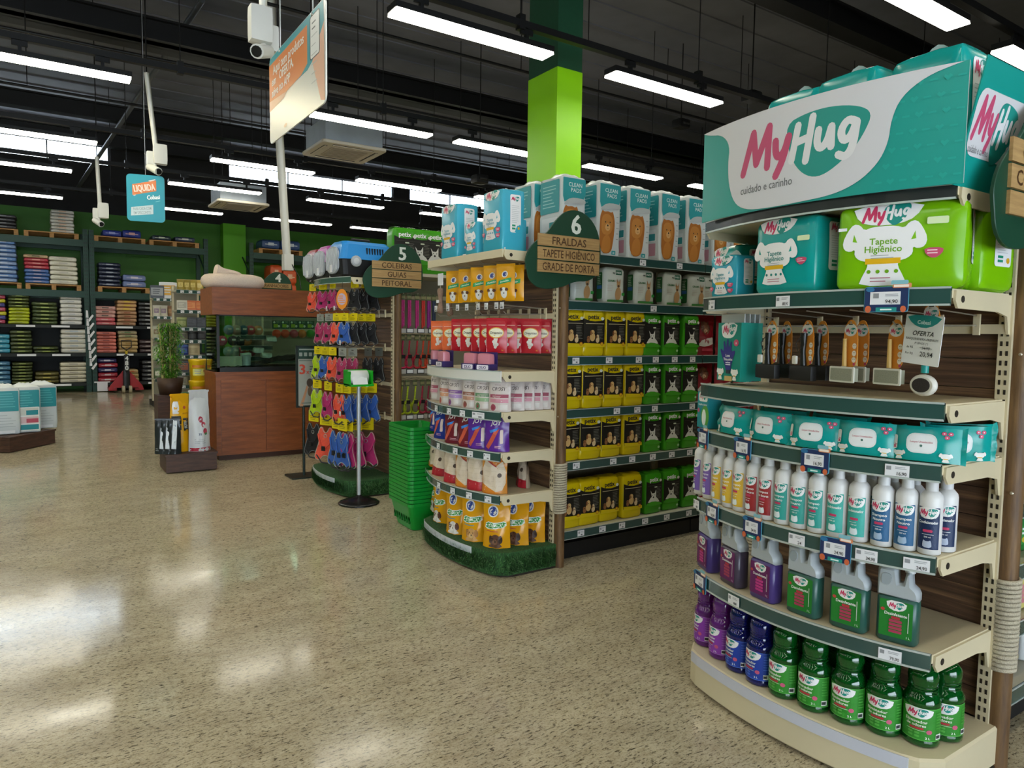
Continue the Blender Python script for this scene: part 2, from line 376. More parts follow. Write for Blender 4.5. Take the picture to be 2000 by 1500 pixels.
# ================================================================== ceiling battens
TUBE = M('#fffbe9', .4, emit=LAMP, name='led_diffuser'); LZ = 4.0
def mk_lamp():
    r = thing('ceiling_light', '', ''); r['_loc'] = (0, 0, 0)
    MB().box((0, -.085, .022), (1.57, .085, .075), STEEL).build('housing', r)
    MB().prism([(-.09, 0), (.09, 0), (.085, .024), (-.085, .024)], .01, 1.56, TUBE, 'x').build('diffuser', r)
    for x in (.25, 1.3): MB().box((x, -.02, .075), (x+.03, .02, .14), STEEL).box((x-.05, -.012, .14), (x+.08, .012, .2), STEEL).build('bracket', r)
    return r
LK = Kind(mk_lamp)
sca = (LZ-1.45)/2.15
ROWS = [(4.565, [-1.85, .1, 2.048, 4.001, 5.95, 7.9], 'nearest visible'), (7.115, [-3.1, -1.15, -.17-.40, 2.333, 3.971, 5.855, 7.8], 'second'), (9.72, [-2.2, -.66, 1.9, 3.839, 5.8, 7.7], 'third'),
        (11.63, [-2.9, -.84, 1.683, 3.743, 5.8, 7.8], 'fourth'), (14.09, [-2.9, -.88, 2.004-.38, 3.691, 5.438, 7.4], 'fifth'), (2.49, [-1, 1.0, 4.02, 6.0], 'sixth'), (.2, [-2, .2, 2.3, 4.4], 'rear'), (-2.2, [-2, .2, 2.3, 4.4], 'last')]
nm = {4.565: 'row over the nappy gondola', 7.115: 'row before the lime column', 9.72: 'row beyond the first air conditioner', 11.63: 'row near the far windows', 14.09: 'row nearest the storage racks', 2.49: 'row above the front display', .2: 'row over the camera', -2.2: 'row by the shop front'}
for y, xs_, _ in ROWS:
    st_ = xs_[0]
    while st_ > -6.2: st_ -= 1.95; xs_ = [st_]+xs_  # more battens past the left of view, added to light the shelf ends
    for i, x in enumerate(xs_):
        LK.put((x*sca, y*sca, LZ), 0, '%s LED batten from the left, %s' % (ORD[i], nm[y]), 'ceiling light', 'linear LED battens hung in rows')
    tr = thing('cable_tray', 'black cable tray above the %s' % nm[y].replace('row', 'lamp row'), 'cable tray', (0, y*sca, 4.2))
    t = MB().box((-8.9, y*sca-.03, 4.19), (23.9, y*sca+.03, 4.2), STEEL).box((-8.9, y*sca-.034, 4.19), (23.9, y*sca-.03, 4.25), STEEL).box((-8.9, y*sca+.03, 4.19), (23.9, y*sca+.034, 4.25), STEEL)
    t.build('tray', tr, 'world')
    for k in range(11):
        x = -5.6+k*2.32
        MB().tube([(x, y*sca, 4.2), (x, y*sca, 6.3)], .006, STEEL, 5).box((x-.03, y*sca-.035, 4.17), (x+.03, y*sca+.035, 4.3), STEEL).build('hanger_rod', tr, 'world')
# sprinkler / water pipes under the deck
for n, (px, py, z) in enumerate(((300, 211, 5.2), (1100, 160, 5.3), (330, 120, 5.0), (1650, 240, 5.2))):
    p = at(px, py, z=z)
    o = thing('sprinkler_pipe', ['thin black pipe crossing above the left windows', 'thin black pipe crossing behind the lime column', 'thin black pipe behind the brightest left lamp', 'thin black pipe above the curved topper'][n], 'pipe', (0, p.y, z))
    MB().tube([(-8.9, p.y, z), (23.9, p.y, z)], .022, STEEL, 8).build('pipe', o, 'world')
    for k in range(10): MB().tube([(-6+k*3, p.y, z), (-6+k*3, p.y, 6.3)], .007, STEEL, 5).build('hanger_rod', o, 'world')
# ================================================================== air conditioners
ACW = M('#c9c0b0', .5); ACB = M('#8f98a2', .45, var=.1, scale=4)
def ac(pxl, pxr, py, z, label):
    a = at(pxl, py, z=z); b = at(pxr, py, z=z)
    c = (a+b)/2; s = .95; r = thing('air_conditioner', label, 'air conditioner', (c.x, c.y, z))
    n = 4; f = []
    MB().prism(rrect(-s/2, -s/2, s/2, s/2, .06), 0, .045, ACW, 'z', .008).build('panel', r)
    MB().prism(rrect(-.27, -.27, .27, .27, .05), -.008, .0, M('#b3a898', .6)).build('grille', r)
    for k in range(7): MB().box((-.24, -.23+k*.075, -.012), (.24, -.20+k*.075, -.008), M('#9c9284', .6)).build('grille_slat', r)
    for k in range(4):
        q = MB().box((-.30, -.40, -.004), (.30, -.35, .0), M('#26241f', .6)); q.xf(Matrix.Rotation(k*pi/2, 4, 'Z')); q.build('air_slot', r)
        q = MB().box((-.30, -.395, -.014), (.30, -.365, -.006), ACW); q.xf(Matrix.Rotation(k*pi/2, 4, 'Z')); q.build('louvre', r)
    MB().box((-.42, -.42, .045), (.42, .42, .36), ACB).build('casing', r)
    for x in (-.36, .36):
        for y in (-.36, .36): MB().tube([(x, y, .36), (x, y, CEI-z)], .007, STEEL, 5).build('hanger_rod', r)
    return r
ac(592, 752, 300, 4.05, 'cassette air conditioner hanging right of the offer banner'); ac(408, 524, 404, 3.86, 'smaller looking distant cassette air conditioner above the back racks')
# black projector-like speakers
for px, py, y, lb in ((1330, 243, 8.6, 'black ceiling speaker box hanging right of the lime column'), (937, 351, 10.4, 'small black speaker hanging left of the lime column'), (1468, 190, 7.0, 'black box on the ceiling just left of the curved topper')):
    p = at(px, py, y=y); r = thing('ceiling_speaker', lb, 'speaker', p)
    MB().rbox((.24, .22, .15), .03, STEEL, (0, 0, -.07), 3).build('cabinet', r); MB().tube([(0, 0, .07), (0, 0, CEI-p.z)], .01, STEEL, 6).build('rod', r)
    MB().tube([(-.07, -.112, 0), (.07, -.112, 0)], .02, M('#2b2c2e', .6), 6).build('grille', r)
# ================================================================== security cameras on white drop poles
CW = M('#d9d9d3', .45); CDK = M('#1c1d1f', .2)
def seccam(ptop, pbot, y, s, label, top_y=None, flip=1):
    b = at(*pbot, y=y); t = at(*ptop, y=y); d = (t-b); t2 = b+d*((CEI-b.z)/d.z) if top_y == 1 else t
    r = thing('security_camera', label, 'camera', b)
    q = [Vector((0, 0, 0)), t2-b]
    MB().tube(q, .028*s, CW, 4).build('drop_pole', r)
    if top_y == 2: MB().tube([t2-b, (t2.x-b.x, t2.y-b.y, CEI-b.z)], .008, STEEL, 5).build('hanger_rod', r)
    MB().rbox((.15*s, .11*s, .24*s), .015*s, CW, (-.04*s*flip, -.06*s, -.2*s), 3).build('junction_box', r)
    MB().rbox((.10*s, .10*s, .18*s), .012*s, CW, (.05*s*flip, .02*s, -.22*s), 3).build('power_box', r)
    MB().tube([(-.02*s, -.06*s, -.2*s), (-.03*s, -.1*s, -.27*s)], .02*s, CW, 8).build('ball_mount', r)
    c = MB().tube([(-.03*s+.05*s*flip, -.04*s, -.235*s), (-.05*s-.05*s*flip, -.2*s, -.31*s)], [.042*s, .047*s], CW, 12); c.build('camera_body', r)
    MB().tube([(-.05*s-.05*s*flip, -.2*s, -.31*s), (-.052*s-.053*s*flip, -.206*s, -.313*s)], .036*s, CDK, 12).build('lens', r)
    return r
seccam((512, -40), (515, 35), 5.2, 1., 'large white security camera on a drop pole beside offer banner', True)
seccam((286, 142), (304, 290), 8.9, .92, 'white security camera on slanted pole above the teal sale sign', 2, -1)
seccam((189, 306), (195, 402), 12.4, .95, 'far white security camera hanging left of the teal sale sign', 2, -1)
p0, p1 = at(544, 240, y=9.6), at(562, 526, y=9.6); d = (p0-p1).normalized(); p0 = p1+d*((CEI-p1.z)/d.z)
r = thing('drop_pole', 'tall white conduit pole dropping behind the wooden aquarium stand', 'pole', p1)
MB().tube([p1, p0], .055, CW, 4).build('conduit', r, 'world'); MB().rbox((.13, .13, .22), .01, CW, (p1.x, p1.y, p1.z-.02), 2).build('outlet_box', r, 'world')
MB().tube([p1+Vector((.02, -.05, .1)), p1+Vector((.12, -.1, -.1)), at(588, 565, y=9.4)], .006, STEEL, 5).build('power_cord', r, 'world')
# ================================================================== hanging signs
sx = 1.32
A, B, Cc, D = at(527, 108, x=sx), at(640, 1, x=sx), at(635, 208, x=sx), at(529, 277, x=sx)
yl, yr, zt, zb = (A.y+D.y)/2, (B.y+Cc.y)/2, (A.z+B.z)/2, (Cc.z+D.z)/2; sw, sh = yl-yr, zt-zb
r = thing('hanging_banner', 'offer banner with orange panel, phone picture and white lower half', 'banner', (sx, (yl+yr)/2, zb), -pi/2)
MB().prism(rrect(-sw/2, 0, sw/2, sh, .04), -.004, .004, M('#d7d8d4', .35), 'y').build('board', r)
P = Print(); f = lambda u, v: (-sw/2+u*sw, v*sh)
P.poly([f(.01, .52), f(.01, .985), f(.07, .995), f(.97, .995), f(.985, .6), f(.72, .46), f(.36, .46)], '#0e93a2')
P.poly([f(.0, .46), f(.0, .92), f(.72, .92), f(.72, .53), f(.62, .47), f(.3, .44)], '#d9781c')
P.poly([f(.0, .38), f(.0, .50), f(.36, .445), f(.30, .40)], '#e6b590')
P.poly([f(.80, .50), f(.98, .78), f(.99, .02), f(.93, .05)], '#dfae93')
P.rect(*f(.765, .52), *f(.92, .955), '#23272b', .02); P.rect(*f(.775, .53), *f(.91, .945), '#e8eaea', .015)
P.lines(f(.80, 0)[0], f(.88, 0)[0], f(0, .88)[1], 2, .03, .008, '#5a5f63'); P.lines(f(.79, 0)[0], f(.90, 0)[0], f(0, .75)[1], 6, .05, .005, '#b6b9bb')
P.text('Aqui tem produtos', f(.375, 0)[0], f(0, .825)[1], sh*.15, '#f4efe6', .02, maxw=sw*.64)
P.text('em', f(.06, 0)[0], f(0, .70)[1], sh*.14, '#f4efe6', .02, left=True, maxw=sw*.13); P.text('OFERTA,', f(.215, 0)[0], f(0, .70)[1], sh*.14, '#f4efe6', .03, left=True, maxw=sw*.3)
P.text('ative no APP', f(.06, 0)[0], f(0, .57)[1], sh*.14, '#f4efe6', .02, left=True, maxw=sw*.48)
P.ell(*f(.33, .08), sw*.03, sh*.02, '#e3c9b0')
mb = MB(); P.into(mb, flat(-.004), edge=1); mb.build('printed_face', r)
for u in (.22, .80): MB().tube([(-sw/2+u*sw, 0, sh*.98), (-sw/2+u*sw, 0, CEI-zb)], .0035, M('#c8ccd0', .4), 5).build('cable', r)
for u in (.22, .80): MB().lathe([(.0, -.006), (.012, -.006), (.012, .006), (0, .006)], M('#d5d8da', .3, .8), 10, (-sw/2+u*sw, 0, sh*.965)).build('eyelet', r)
y = 8.8; A, B, D = at(249, 341, y=y), at(323, 338, y=y), at(247, 433, y=y); sw, sh = B.x-A.x, A.z-D.z
c = at(286, 433, y=y); r = thing('hanging_sign', 'rounded teal clearance sign hanging below the slanted camera pole', 'sign', c, radians(-12))
MB().prism(rrect(-sw/2, 0, sw/2, sh, .04), -.004, .004, M('#2f9db5', .35), 'y').build('board', r)
P = Print(); P.poly([(-.35*sw, .55*sh), (-.35*sw, .78*sh), (.28*sw, .90*sh), (.28*sw, .67*sh)], '#dc8350')
P.poly([(.07*sw, .88*sh), (.26*sw, .925*sh), (.26*sw, .905*sh), (.12*sw, .865*sh)], WHITE); P.poly([(-.33*sw, .55*sh), (-.26*sw, .565*sh), (-.27*sw, .545*sh), (-.31*sw, .535*sh)], WHITE)
P.text('LIQUIDA', -.035*sw, .725*sh, .20*sh, '#f6e4d8', .03, maxw=.56*sw, a=.16); P.text('Cobasi', .2*sw, .535*sh, .13*sh, '#f0fbff', .045, .1, .34*sw, a=.12)
P.poly([(.25*sw, .445*sh), (.38*sw, .47*sh), (.38*sw, .46*sh), (.26*sw, .435*sh)], '#7cc9d6')
P.poly([(-.40*sw, .11*sh), (-.39*sw, .29*sh), (.19*sw, .37*sh), (.19*sw, .17*sh)], '#c9dbe2')
P.text('PARA CADA COM', -.10*sw, .275*sh, .085*sh, '#8fa3ab', .01, maxw=.48*sw, a=.11); P.text('EM DESCONTO', -.10*sw, .19*sh, .085*sh, '#8fa3ab', .01, maxw=.45*sw, a=.11)
mb = MB(); P.into(mb, flat(-.004), edge=1); mb.build('printed_face', r); MB().tube([(0, 0, sh), (0, 0, CEI-c.z)], .003, M('#aab0b4', .4), 5).build('cable', r)
# ================================================================== gondola ends
CREAM = M('#cfc3a3', .42, var=.03, scale=6, name='cream_enamel'); RAIL = M('#2c4a47', .18, coat=.6, name='price_rail_green'); EDGE = M('#b9c2bf', .2, .2); TAG = M('#dfe0e4', .5)
PLANK = grain('dark_plank_wood', '#35251a', '#8d6b49', (30, .7, 22), .6, 2.2, .35, c3='#5c4230')
LOG = grain('post_wood', '#4a3320', '#80603a', (14, 14, 1.6), .55, 3, .25); ROPE = grain('rope', '#9c9178', '#d9d0bb', (60, 60, 60), .8, 5, .5)
GRASS = grain('printed_turf', '#143019', '#4f8646', (60, 60, 22), .85, 3, .8, c3='#275327'); SLOT = M('#241d14', .7); PLY = grain('sign_pine', '#967448', '#b89763', (2, 8, 30), .55, 3, .1)
SGREEN = M('#123f2c', .45, var=.05, name='sign_green')
def xarc(t, off=0.): return 2.172+off+.1*((t-.5)/.47)**2
def arcs(y0, z, px, ins=0., lo=-.1, hi=1.1):
    """spot on the curved shelf front whose picture column is px, ins behind the edge"""
    for _ in range(50):
        t = (lo+hi)/2; x = pr((xarc(t, ins), y0+t, z))[0]
        if x > px: lo = t
        else: hi = t
    fp = .2*(t-.5)/.47**2
    return Vector((xarc(t, ins), y0+t, z)), -pi/2-atan(fp)
def price_tag(parent, y0, z, px, w=.06, kind=0, txt='', h=.036):
    p, rz = arcs(y0, z-.026, px, -.014); p = Vector(p); mb = MB()
    m = Matrix.Translation(p) @ Matrix.Rotation(rz, 4, 'Z')
    P = Print()
    if kind == 0:
        q = MB().box((-w/2, -.001, -h/2), (w/2, 0, h/2), TAG)
        P.lines(-w*.08, w*.44, h*.34, 2, h*.13, h*.06, '#9ea0a6').rect(-w*.44, h*.02, -w*.24, h*.36, '#8b8d92')
        if txt: P.text(txt, w*.2, -h*.25, h*.42, '#33353a', .01, maxw=w*.4)
        else: P.rect(w*.02, -h*.38, w*.3, -h*.14, '#6a6c72')
    else:
        q = MB().prism(rrect(-w*.68, -h*1.15, w*.68, h*.95, .008), -.004, -.001, M('#22335e', .35), 'y').prism(rrect(-w*.70, -h*1.2, w*.70, h*1.0, .009), -.002, 0, M('#5aa7bd', .35), 'y').box((-w*.5, -.005, -h*.55), (w*.45, -.004, h*.55), TAG)
        P.rect(-w*.40, 0, -w*.22, h*.42, '#8b8d92').lines(-w*.02, w*.4, h*.36, 2, h*.14, h*.06, '#9ea0a6').text(txt or '16,90', w*.18, -h*.28, h*.45, '#33353a', .01, maxw=w*.4)
        P.ell(-w*.55, -h*.95, h*.25, h*.3, '#c9653f').ell(w*.55, -h*.95, h*.22, h*.28, '#c9653f').ell(-w*.5, h*.75, h*.35, h*.2, '#2f6f9c').rect(-w*.3, -h*1.15, w*.35, -h*.8, '#1f8c86').rect(w*.2, h*.85, w*.78, h*1.25, '#d98a5e', .004).rect(w*.15, h*1.15, w*.68, h*1.5, '#7fb6c2', .004).rect(w*.24, h*.92, w*.7, h*1.12, '#f0e2d8')
        P.rect(-w*.16, -h*1.05, w*.2, -h*.92, '#d7f0ec')
    P.into(q, lambda x, z, e: (x, -.0055-e if kind else -.001-e, z), edge=1)
    q.xf(m); q.build('price_tag', parent, 'sub')
def shelf(root, y0, z, rail=RAIL, straight=False, side=True, railh=.045, tags=(), name='shelf', rail2=None):
    T = [.03+.94*i/16 for i in range(17)]; X = (lambda t, o=0.: 2.27+o) if straight else xarc
    pl = [(X(t), y0+t) for t in T]+[(2.66, y0+.97), (2.66, y0+.03)]
    sh = MB().prism(pl, z-.028, z, CREAM, 'z').build(name, root, 'world'); sh['_loc'] = (0, 0, 0)
    def part(mb, nm):
        o = mb.build(nm, sh); return o
    for t in ((.022, .03), (.97, .978)):
        e = X(t[0])
        part(MB().prism([(e+.005, z-.005), (e+.002, z-.035), (e+.02, z-.058), (2.56, z-.062), (2.63, z-.075), (2.645, z-.13), (2.665, z-.14), (2.665, z-.005)][::-1], y0+t[0], y0+t[1], CREAM, 'y'), 'bracket')
    if rail:
        mb = MB()
        for o, z0, z1, m in ((-.006, z-railh-.004, z+.004, rail), (-.009, z+.000, z+.006, EDGE), (-.010, z-railh-.006, z-railh, EDGE)):
            q = [(X(t, o-.004), y0+t) for t in T]+[(X(t, o+.004), y0+t) for t in T[::-1]]
            mb.prism(q, z0, z1, m, 'z')
        part(mb, 'price_rail')
    part(MB().tube([(X(.03)+.05, y0+.021, z-.03), (X(.03)+.05, y0+.0225, z-.03)], .011, SLOT, 10), 'bracket_hole')
    for tg in tags:
        o = price_tag(sh, y0, z, **tg)
    return sh
def post(root, y0, top, x=2.695, full=True):
    MB().tube([(x, y0, 0), (x+.003, y0+.002, top*.5), (x, y0-.003, top)], [.034, .033, .031], LOG, 14).build('wood_post', root, 'world')
    pts = []; n = 21
    for k in range(n*12+1): a = 2*pi*k/12; pts.append((x+.038*cos(a), y0+.038*sin(a), .34+.315*k/(n*12)))
    MB().tube(pts, .0078, ROPE, 5).build('rope_wrap', root, 'world')
    for z in (top*.8, .95): MB().lathe([(.006, 0), (.004, .003), (0, .004)], M('#b8b0a0', .3, .8), 8).xf(Matrix.Translation((x-.033, y0-.01, z)) @ Matrix.Rotation(-pi/2, 4, 'Y')).build('screw', root, 'world')
def gondola_end(y0, label, base, levels, height, rails=RAIL, planks_to=1.95, top_post=2.1):
    r = thing('gondola_end', label, 'shelf unit', (2.5, y0+.5, 0))
    T = [i/22 for i in range(23)]; out = []
    for t in T:
        s = abs(t-.5)/.5; out.append((2.165+.085*s**2+.06*max(0, (s-.8)/.2)**3, y0-.01+1.02*t))
    poly = [(2.67, y0-.01)]+out+[(2.67, y0+1.01)]
    poly = poly[::-1]
    if base == 'cream':
        MB().prism(poly, .012, .15, CREAM, 'z', .008).build('base', r, 'world')
    else:
        MB().prism(poly, .012, .15, GRASS, 'z').build('base', r, 'world'); g = []
        random.seed(int(y0*10)); ol = [p for p in out]
        fr = []
        for k in range(3600):   # blades standing off the turf skirt and top
            u = random.uniform(0, len(ol)-1.001); i = int(u); w = u-i; px = ol[i][0]*(1-w)+ol[i+1][0]*w; py = ol[i][1]*(1-w)+ol[i+1][1]*w
            if k % 3 == 0: px, py = random.uniform(2.3, 2.66), y0-.011
            z = random.uniform(.012, .10); a = random.uniform(-1.3, 1.3); l = random.uniform(.03, .065); o = random.uniform(.004, .011)
            nx, ny = (-o, 0) if k % 3 else (0, -o)
            ty, tx = (sin(a)*l, 0) if k % 3 else (0, sin(a)*l)
            fr.append([(px, py, z), (px+nx+tx*.5+.005, py+ny+ty*.5+.0065, z+cos(a)*l*.5), (px+nx*1.4+tx, py+ny*1.4+ty, z+cos(a)*l)])
        mb = MB(); cl = [M('#46853f', .7), M('#173a1b', .7), M('#86b878', .7), M('#2b5f2a', .7)]
        for i, t in enumerate(fr): mb.add(t, [(0, 1, 2)], cl[i % 4])
        mb.build('turf_blades', r, 'world', kind='stuff')
        q = [p for p in out if y0+.22 < p[1] < y0+1.0]
        st = [(p[0]-.006, p[1]) for p in q]+[(p[0]-.002, p[1]) for p in q[::-1]]
        MB().prism(st, .108, .148, M('#c9ced6', .3), 'z').build('price_strip', r, 'world')
    MB().prism([(p[0]+.03 if p[0] < 2.6 else p[0], p[1]) for p in poly], 0, .012, SLOT, 'z').build('kick', r, 'world')
    z = .152; k = 0; random.seed(int(y0*100))
    while z < planks_to-.03:
        h = random.choice((.10, .115, .125)); MB().box((2.672+random.uniform(0, .003), y0+.045, z), (2.69, y0+.955, min(z+h-.003, planks_to)), PLANK).build('plank', r, 'world'); z += h
    for yy in (y0+.015, y0+.945):
        MB().box((2.655, yy, 0), (2.672, yy+.04, height), CREAM).build('upright', r, 'world'); mb = MB(); z = .09
        while z < height-.03:
            for dy in (.008, .025): mb.box((2.6535, yy+dy, z), (2.6552, yy+dy+.007, z+.016), SLOT)
            z += .032
        mb.build('slots', r, 'world', kind='stuff')
    MB().box((2.70, y0+.02, .15), (2.73, y0+.98, planks_to), M('#8d8468', .6)).build('back_panel', r, 'world')
    post(r, y0, top_post); post(r, y0+1.0, top_post)
    return r
def aisle_sign(y0, num, words, c, w, label, strips=3, back=False):
    """kidney-shaped green board with pine strips, facing the front of the shop"""
    r = thing('aisle_sign', label, 'sign', c); s = w/.30
    out = smooth([(-.15, .05), (-.158, .10), (-.13, .17), (-.075, .22), (-.04, .29), (.0, .335), (.05, .345), (.10, .315), (.135, .25), (.148, .15), (.14, .06), (.10, .015), (.04, .012), (-.02, -.025), (-.10, -.035), (-.14, 0)], 2)
    MB().prism([(x*s, z*s*.68) for x, z in out], -.006, .006, SGREEN, 'y', .002).build('board', r)
    for i in range(strips):
        z = (.111-.0405*i)*s
        q = MB().box((-.112*s, -.016, z), (.135*s, -.006, z+.0363*s), PLY)
        P = Print()
        if words: P.text(words[i], .01*s, z+.018*s, .034*s, '#4a2f16', .012, maxw=.21*s)
        P.into(q, flat(-.016), edge=1); q.build('pine_strip', r)
    if num: q = MB(); Print().text(num, (.04)*s, .188*s, .085*s, '#dfe6df', .03).into(q, flat(-.006), edge=1); q.build('number', r)
    return r
# ================================================================== pouches, packs, bottles
def pouch_surf(w, h, d, kind):
    def th(z):
        v = max(0, min(1, z/h))
        if kind == 'hang': return d/2*min(1, max(0, (v-.03)/.22))**.6*min(1, max(0, (.90-v)/.35))**.7 if v < .9 else 0
        if kind == 'lean': return d/2*(1-v)**.55
        return d/2*(1-max(0, v-.30)/.62)**.8 if v < .92 else 0
    def f(x, z, e):
        u = min(1, abs(2*x/w)); y = th(z)*(1-u**2.4)
        cr = .006*d/.05*noise.noise(Vector((x*30, z*24, w*50)))*(1 if th(z) > 1e-4 else .3)
        return (x*(1-.06*(1 if kind != 'hang' else .4)*sin(pi*z/h)-(.22*max(0, z/h-.55)**1.5/.3 if kind == 'stand' and h > .3 else 0)), -y-e+cr+(.03*max(0, z/h-.8)*5 if kind == 'stand' and h > .5 else 0), z)
    return f
def pouch(root, w, h, d, mat, kind='stand', nu=10, nv=14, name='pouch', backmat=None):
    f = pouch_surf(w, h, d, kind); mb = MB()
    mb.grid(lambda u, v: f((u-.5)*w, v*h, 0), nu, nv, mat); mb.grid(lambda u, v: (lambda p: (p[0], -p[1]+.0008, p[2]))(f((.5-u)*w, v*h, 0)), nu, nv, backmat or mat)
    if kind != 'hang':
        n = nu; b = [f((i/n-.5)*w, 0, 0) for i in range(n+1)]; c = [(p[0], -p[1], p[2]) for p in b[::-1]]
        mb.add(b+c, [tuple(range(len(b+c)))[::-1]], mat)
    mb.build(name, root)
    return f
def printed(root, P, surf, name='print', edge=.02, e0=.0012):
    mb = MB(); P.into(mb, surf, e0=e0, edge=edge); return mb.build(name, root)
def new(name):
    r = thing(name, '', ''); r['_loc'] = (0, 0, 0); return r
GLOSS = .28
def C(h, rough=GLOSS): return M(h, rough)
_hd = [(.05, .312), (.082, .298), (.10, .328), (.128, .336), (.152, .30), (.174, .24), (.166, .198), (.138, .186), (.118, .20), (.12, .165), (.10, .14), (.064, .128), (.062, .10), (.084, .05), (.10, .0)]
DOG = smooth([(0, .315)]+_hd+[(-x, z) for x, z in _hd[::-1]], 1)
def mk_padpack(w, d, h, col, txtcol, side=True, small=False):
    r = new('pad_pack'); m = C(col, .22); bl = (.006, .012, .008)
    MB().rbox((w, d, h), .025 if not small else .012, m, n=9, bulge=bl, wr=.004, seed=w*10).build('wrapped_pack', r)
    sf = lambda x, z, e: (x, -d/2-bl[1]*(1-min(1, abs(2*x/w))**2)*(1-min(1, abs(2*z/h-1))**2)-e-.001, z)
    P = Print(); k = min(h/.31, w/(.30 if small else .37)); cx = (-.02 if small else -.12)*w; zo = (h-.31*k)*.45
    P.poly(smooth([(cx-.11*k, h*.995), (cx-.085*k, h-.062*k), (cx-.03*k, h-.079*k), (cx+.05*k, h-.077*k), (cx+.10*k, h-.056*k), (cx+.13*k, h*.995)], 1), WHITE)
    logo(P, cx+.005*k, h-.039*k, .16*k, panel=False)
    P.xf = lambda p: (p[0], p[1]+zo)
    P.poly([(cx+x*.80*k, .015*k+z*.68*k) for x, z in DOG], WHITE)
    for q in (-1, 1): P.poly([(cx+q*.088*k, .175*k), (cx+q*.100*k, .205*k), (cx+q*.104*k, .178*k)], col)
    P.rect(cx-.058*k, .015*k+.115*.68*k, cx+.058*k, .015*k+.145*.68*k, '#e0b010')
    P.text('Tapete', cx, .175*k, .033*k, txtcol, .015, maxw=.12*k); P.text('Higiênico', cx, .147*k, .033*k, txtcol, .015, maxw=.13*k)
    P.lines(cx-.04*k, cx+.05*k, .125*k, 2, .009*k, .003*k, '#a9adae')
    for q in (-.045, -.015, .015, .045): P.ell(cx+q*k, .066*k, .007*k, .007*k, txtcol, 10)
    P.lines(cx-.04*k, cx+.04*k, .045*k, 2, .012*k, .004*k, '#b77a88')
    for x, z in (((cx-.145*k, .11), (cx-.145*k, .065), (cx+.16*k, .125)) if not small else ((cx-.11*k, .06), (cx+.112*k, .085), (cx+.112*k, .04))):
        P.poly(smooth([(x-.03*k, (z+.018)*k), (x+.03*k, (z+.018)*k), (x+.026*k, z*k-.004*k), (x, (z-.022)*k), (x-.026*k, z*k-.004*k)], 1), '#c2486b'); P.lines(x-.02*k, x+.02*k, (z+.011)*k, 2, .01*k, .004*k, '#f0d3db')
    P.ell(cx-.14*k, .225*k, .022*k, .022*k, '#c2486b' if col != '#0b9a95' else '#e3b414', 14).rect(cx-.155*k, .22*k, cx-.125*k, .231*k, WHITE)
    if not small: P.rect(cx+.135*k, .225*k, cx+.20*k, .25*k, '#d8e7b8', .004)
    P.L = [l for l in P.L if all(abs(p[0]) < w*.495 for p in l[0])]
    printed(r, P, sf, 'front_print')
    for sg, nmx in ((1, 'right_print'), (-1, 'left_print')):
        S = Print().rect(-d*.18, h*.30, d*.30, h*.92, WHITE, .012).lines(-d*.12, d*.24, h*.74, 10, h*.03, h*.007, '#b9bcc0').rect(-d*.1, h*.40, d*.05, h*.43, '#1d8e6b').rect(-d*.1, h*.35, d*.05, h*.38, '#1d8e6b').ell(d*.2, h*.375, d*.05, d*.05, '#d4a51c', 10)
        logo(S, d*.05, h*.85, d*.36, panel=False)
        printed(r, S, lambda x, z, e, sg=sg: (sg*(w/2+bl[0]*(1-min(1, abs(2*x/d))**2)*(1-min(1, abs(2*z/h-1))**2)+e+.001), sg*x, z), nmx)
    MB().grid(lambda u, v: ((u-.5)*w*.5+.02*sin(v*9), -.005+.02*(v-.5), h-.004+.03*v*sin(u*pi)), 6, 3, M('#cfdedd', .2, alpha=.75)).build('top_flap', r)
    return r
def mk_bottle2l(glass, lab, lab2, txt='Eliminador'):
    r = new('plastic_bottle'); g = M(glass, .08, trans=.35, coat=.5)
    prof = [(0, 0), (.048, 0), (.055, .006), (.056, .02), (.054, .026), (.054, .15), (.056, .156), (.055, .17), (.048, .185), (.041, .2), (.040, .215), (.044, .228), (.046, .25), (.042, .272), (.03, .288), (.017, .297), (.0155, .305), (0, .305)]
    MB().lathe(prof, g, 22).build('body', r)
    mb = MB()
    for k in range(5): mb.tube([(.0425*cos(a), .0425*sin(a), .196+.012*k) for a in [2*pi*i/18 for i in range(18)]], .0022, g, 5, closed=True)
    mb.build('grip_rings', r)
    MB().lathe([(.017, .30), (.0175, .302), (.0175, .322), (.015, .325), (0, .325)], M('#e8eaea', .4), 16).build('cap', r)
    s = cylf(.0545); P = Print().rect(-.085, .03, .085, .148, lab, 0).rect(-.085, .028, .085, .031, lab2).rect(-.085, .147, .085, .150, lab2)
    P.poly(smooth([(-.045, .149), (-.04, .120), (-.025, .109), (.02, .109), (.042, .122), (.047, .149)], 1), WHITE); logo(P, 0, .131, .06, panel=False)
    P.text(txt, -.004, .099, .0155, '#eef3ea', .02, maxw=.064).text('de odores', -.004, .085, .0145, '#eef3ea', .02, maxw=.056)
    P.rect(-.022, .069, .018, .077, '#b2313f', .003).ell(.034, .064, .0085, .0085, '#c4587a', 12).lines(-.03, .03, .066, 1, .01, .0015, '#d8e8cf')
    for x in (-.018, 0): P.rect(x-.007, .040, x+.007, .048, lab2, .003).rect(x-.007, .052, x+.007, .060, lab2, .003)
    P.text('2 L', .03, .041, .011, '#eef3ea', .02); P.rect(.055, .036, .075, .056, '#e6e8e4').lines(.056, .074, .052, 1, .002, .012, '#33363a').lines(.055, .08, .135, 6, .011, .003, lab2)
    printed(r, P, s, 'label', .012, .0004)
    return r
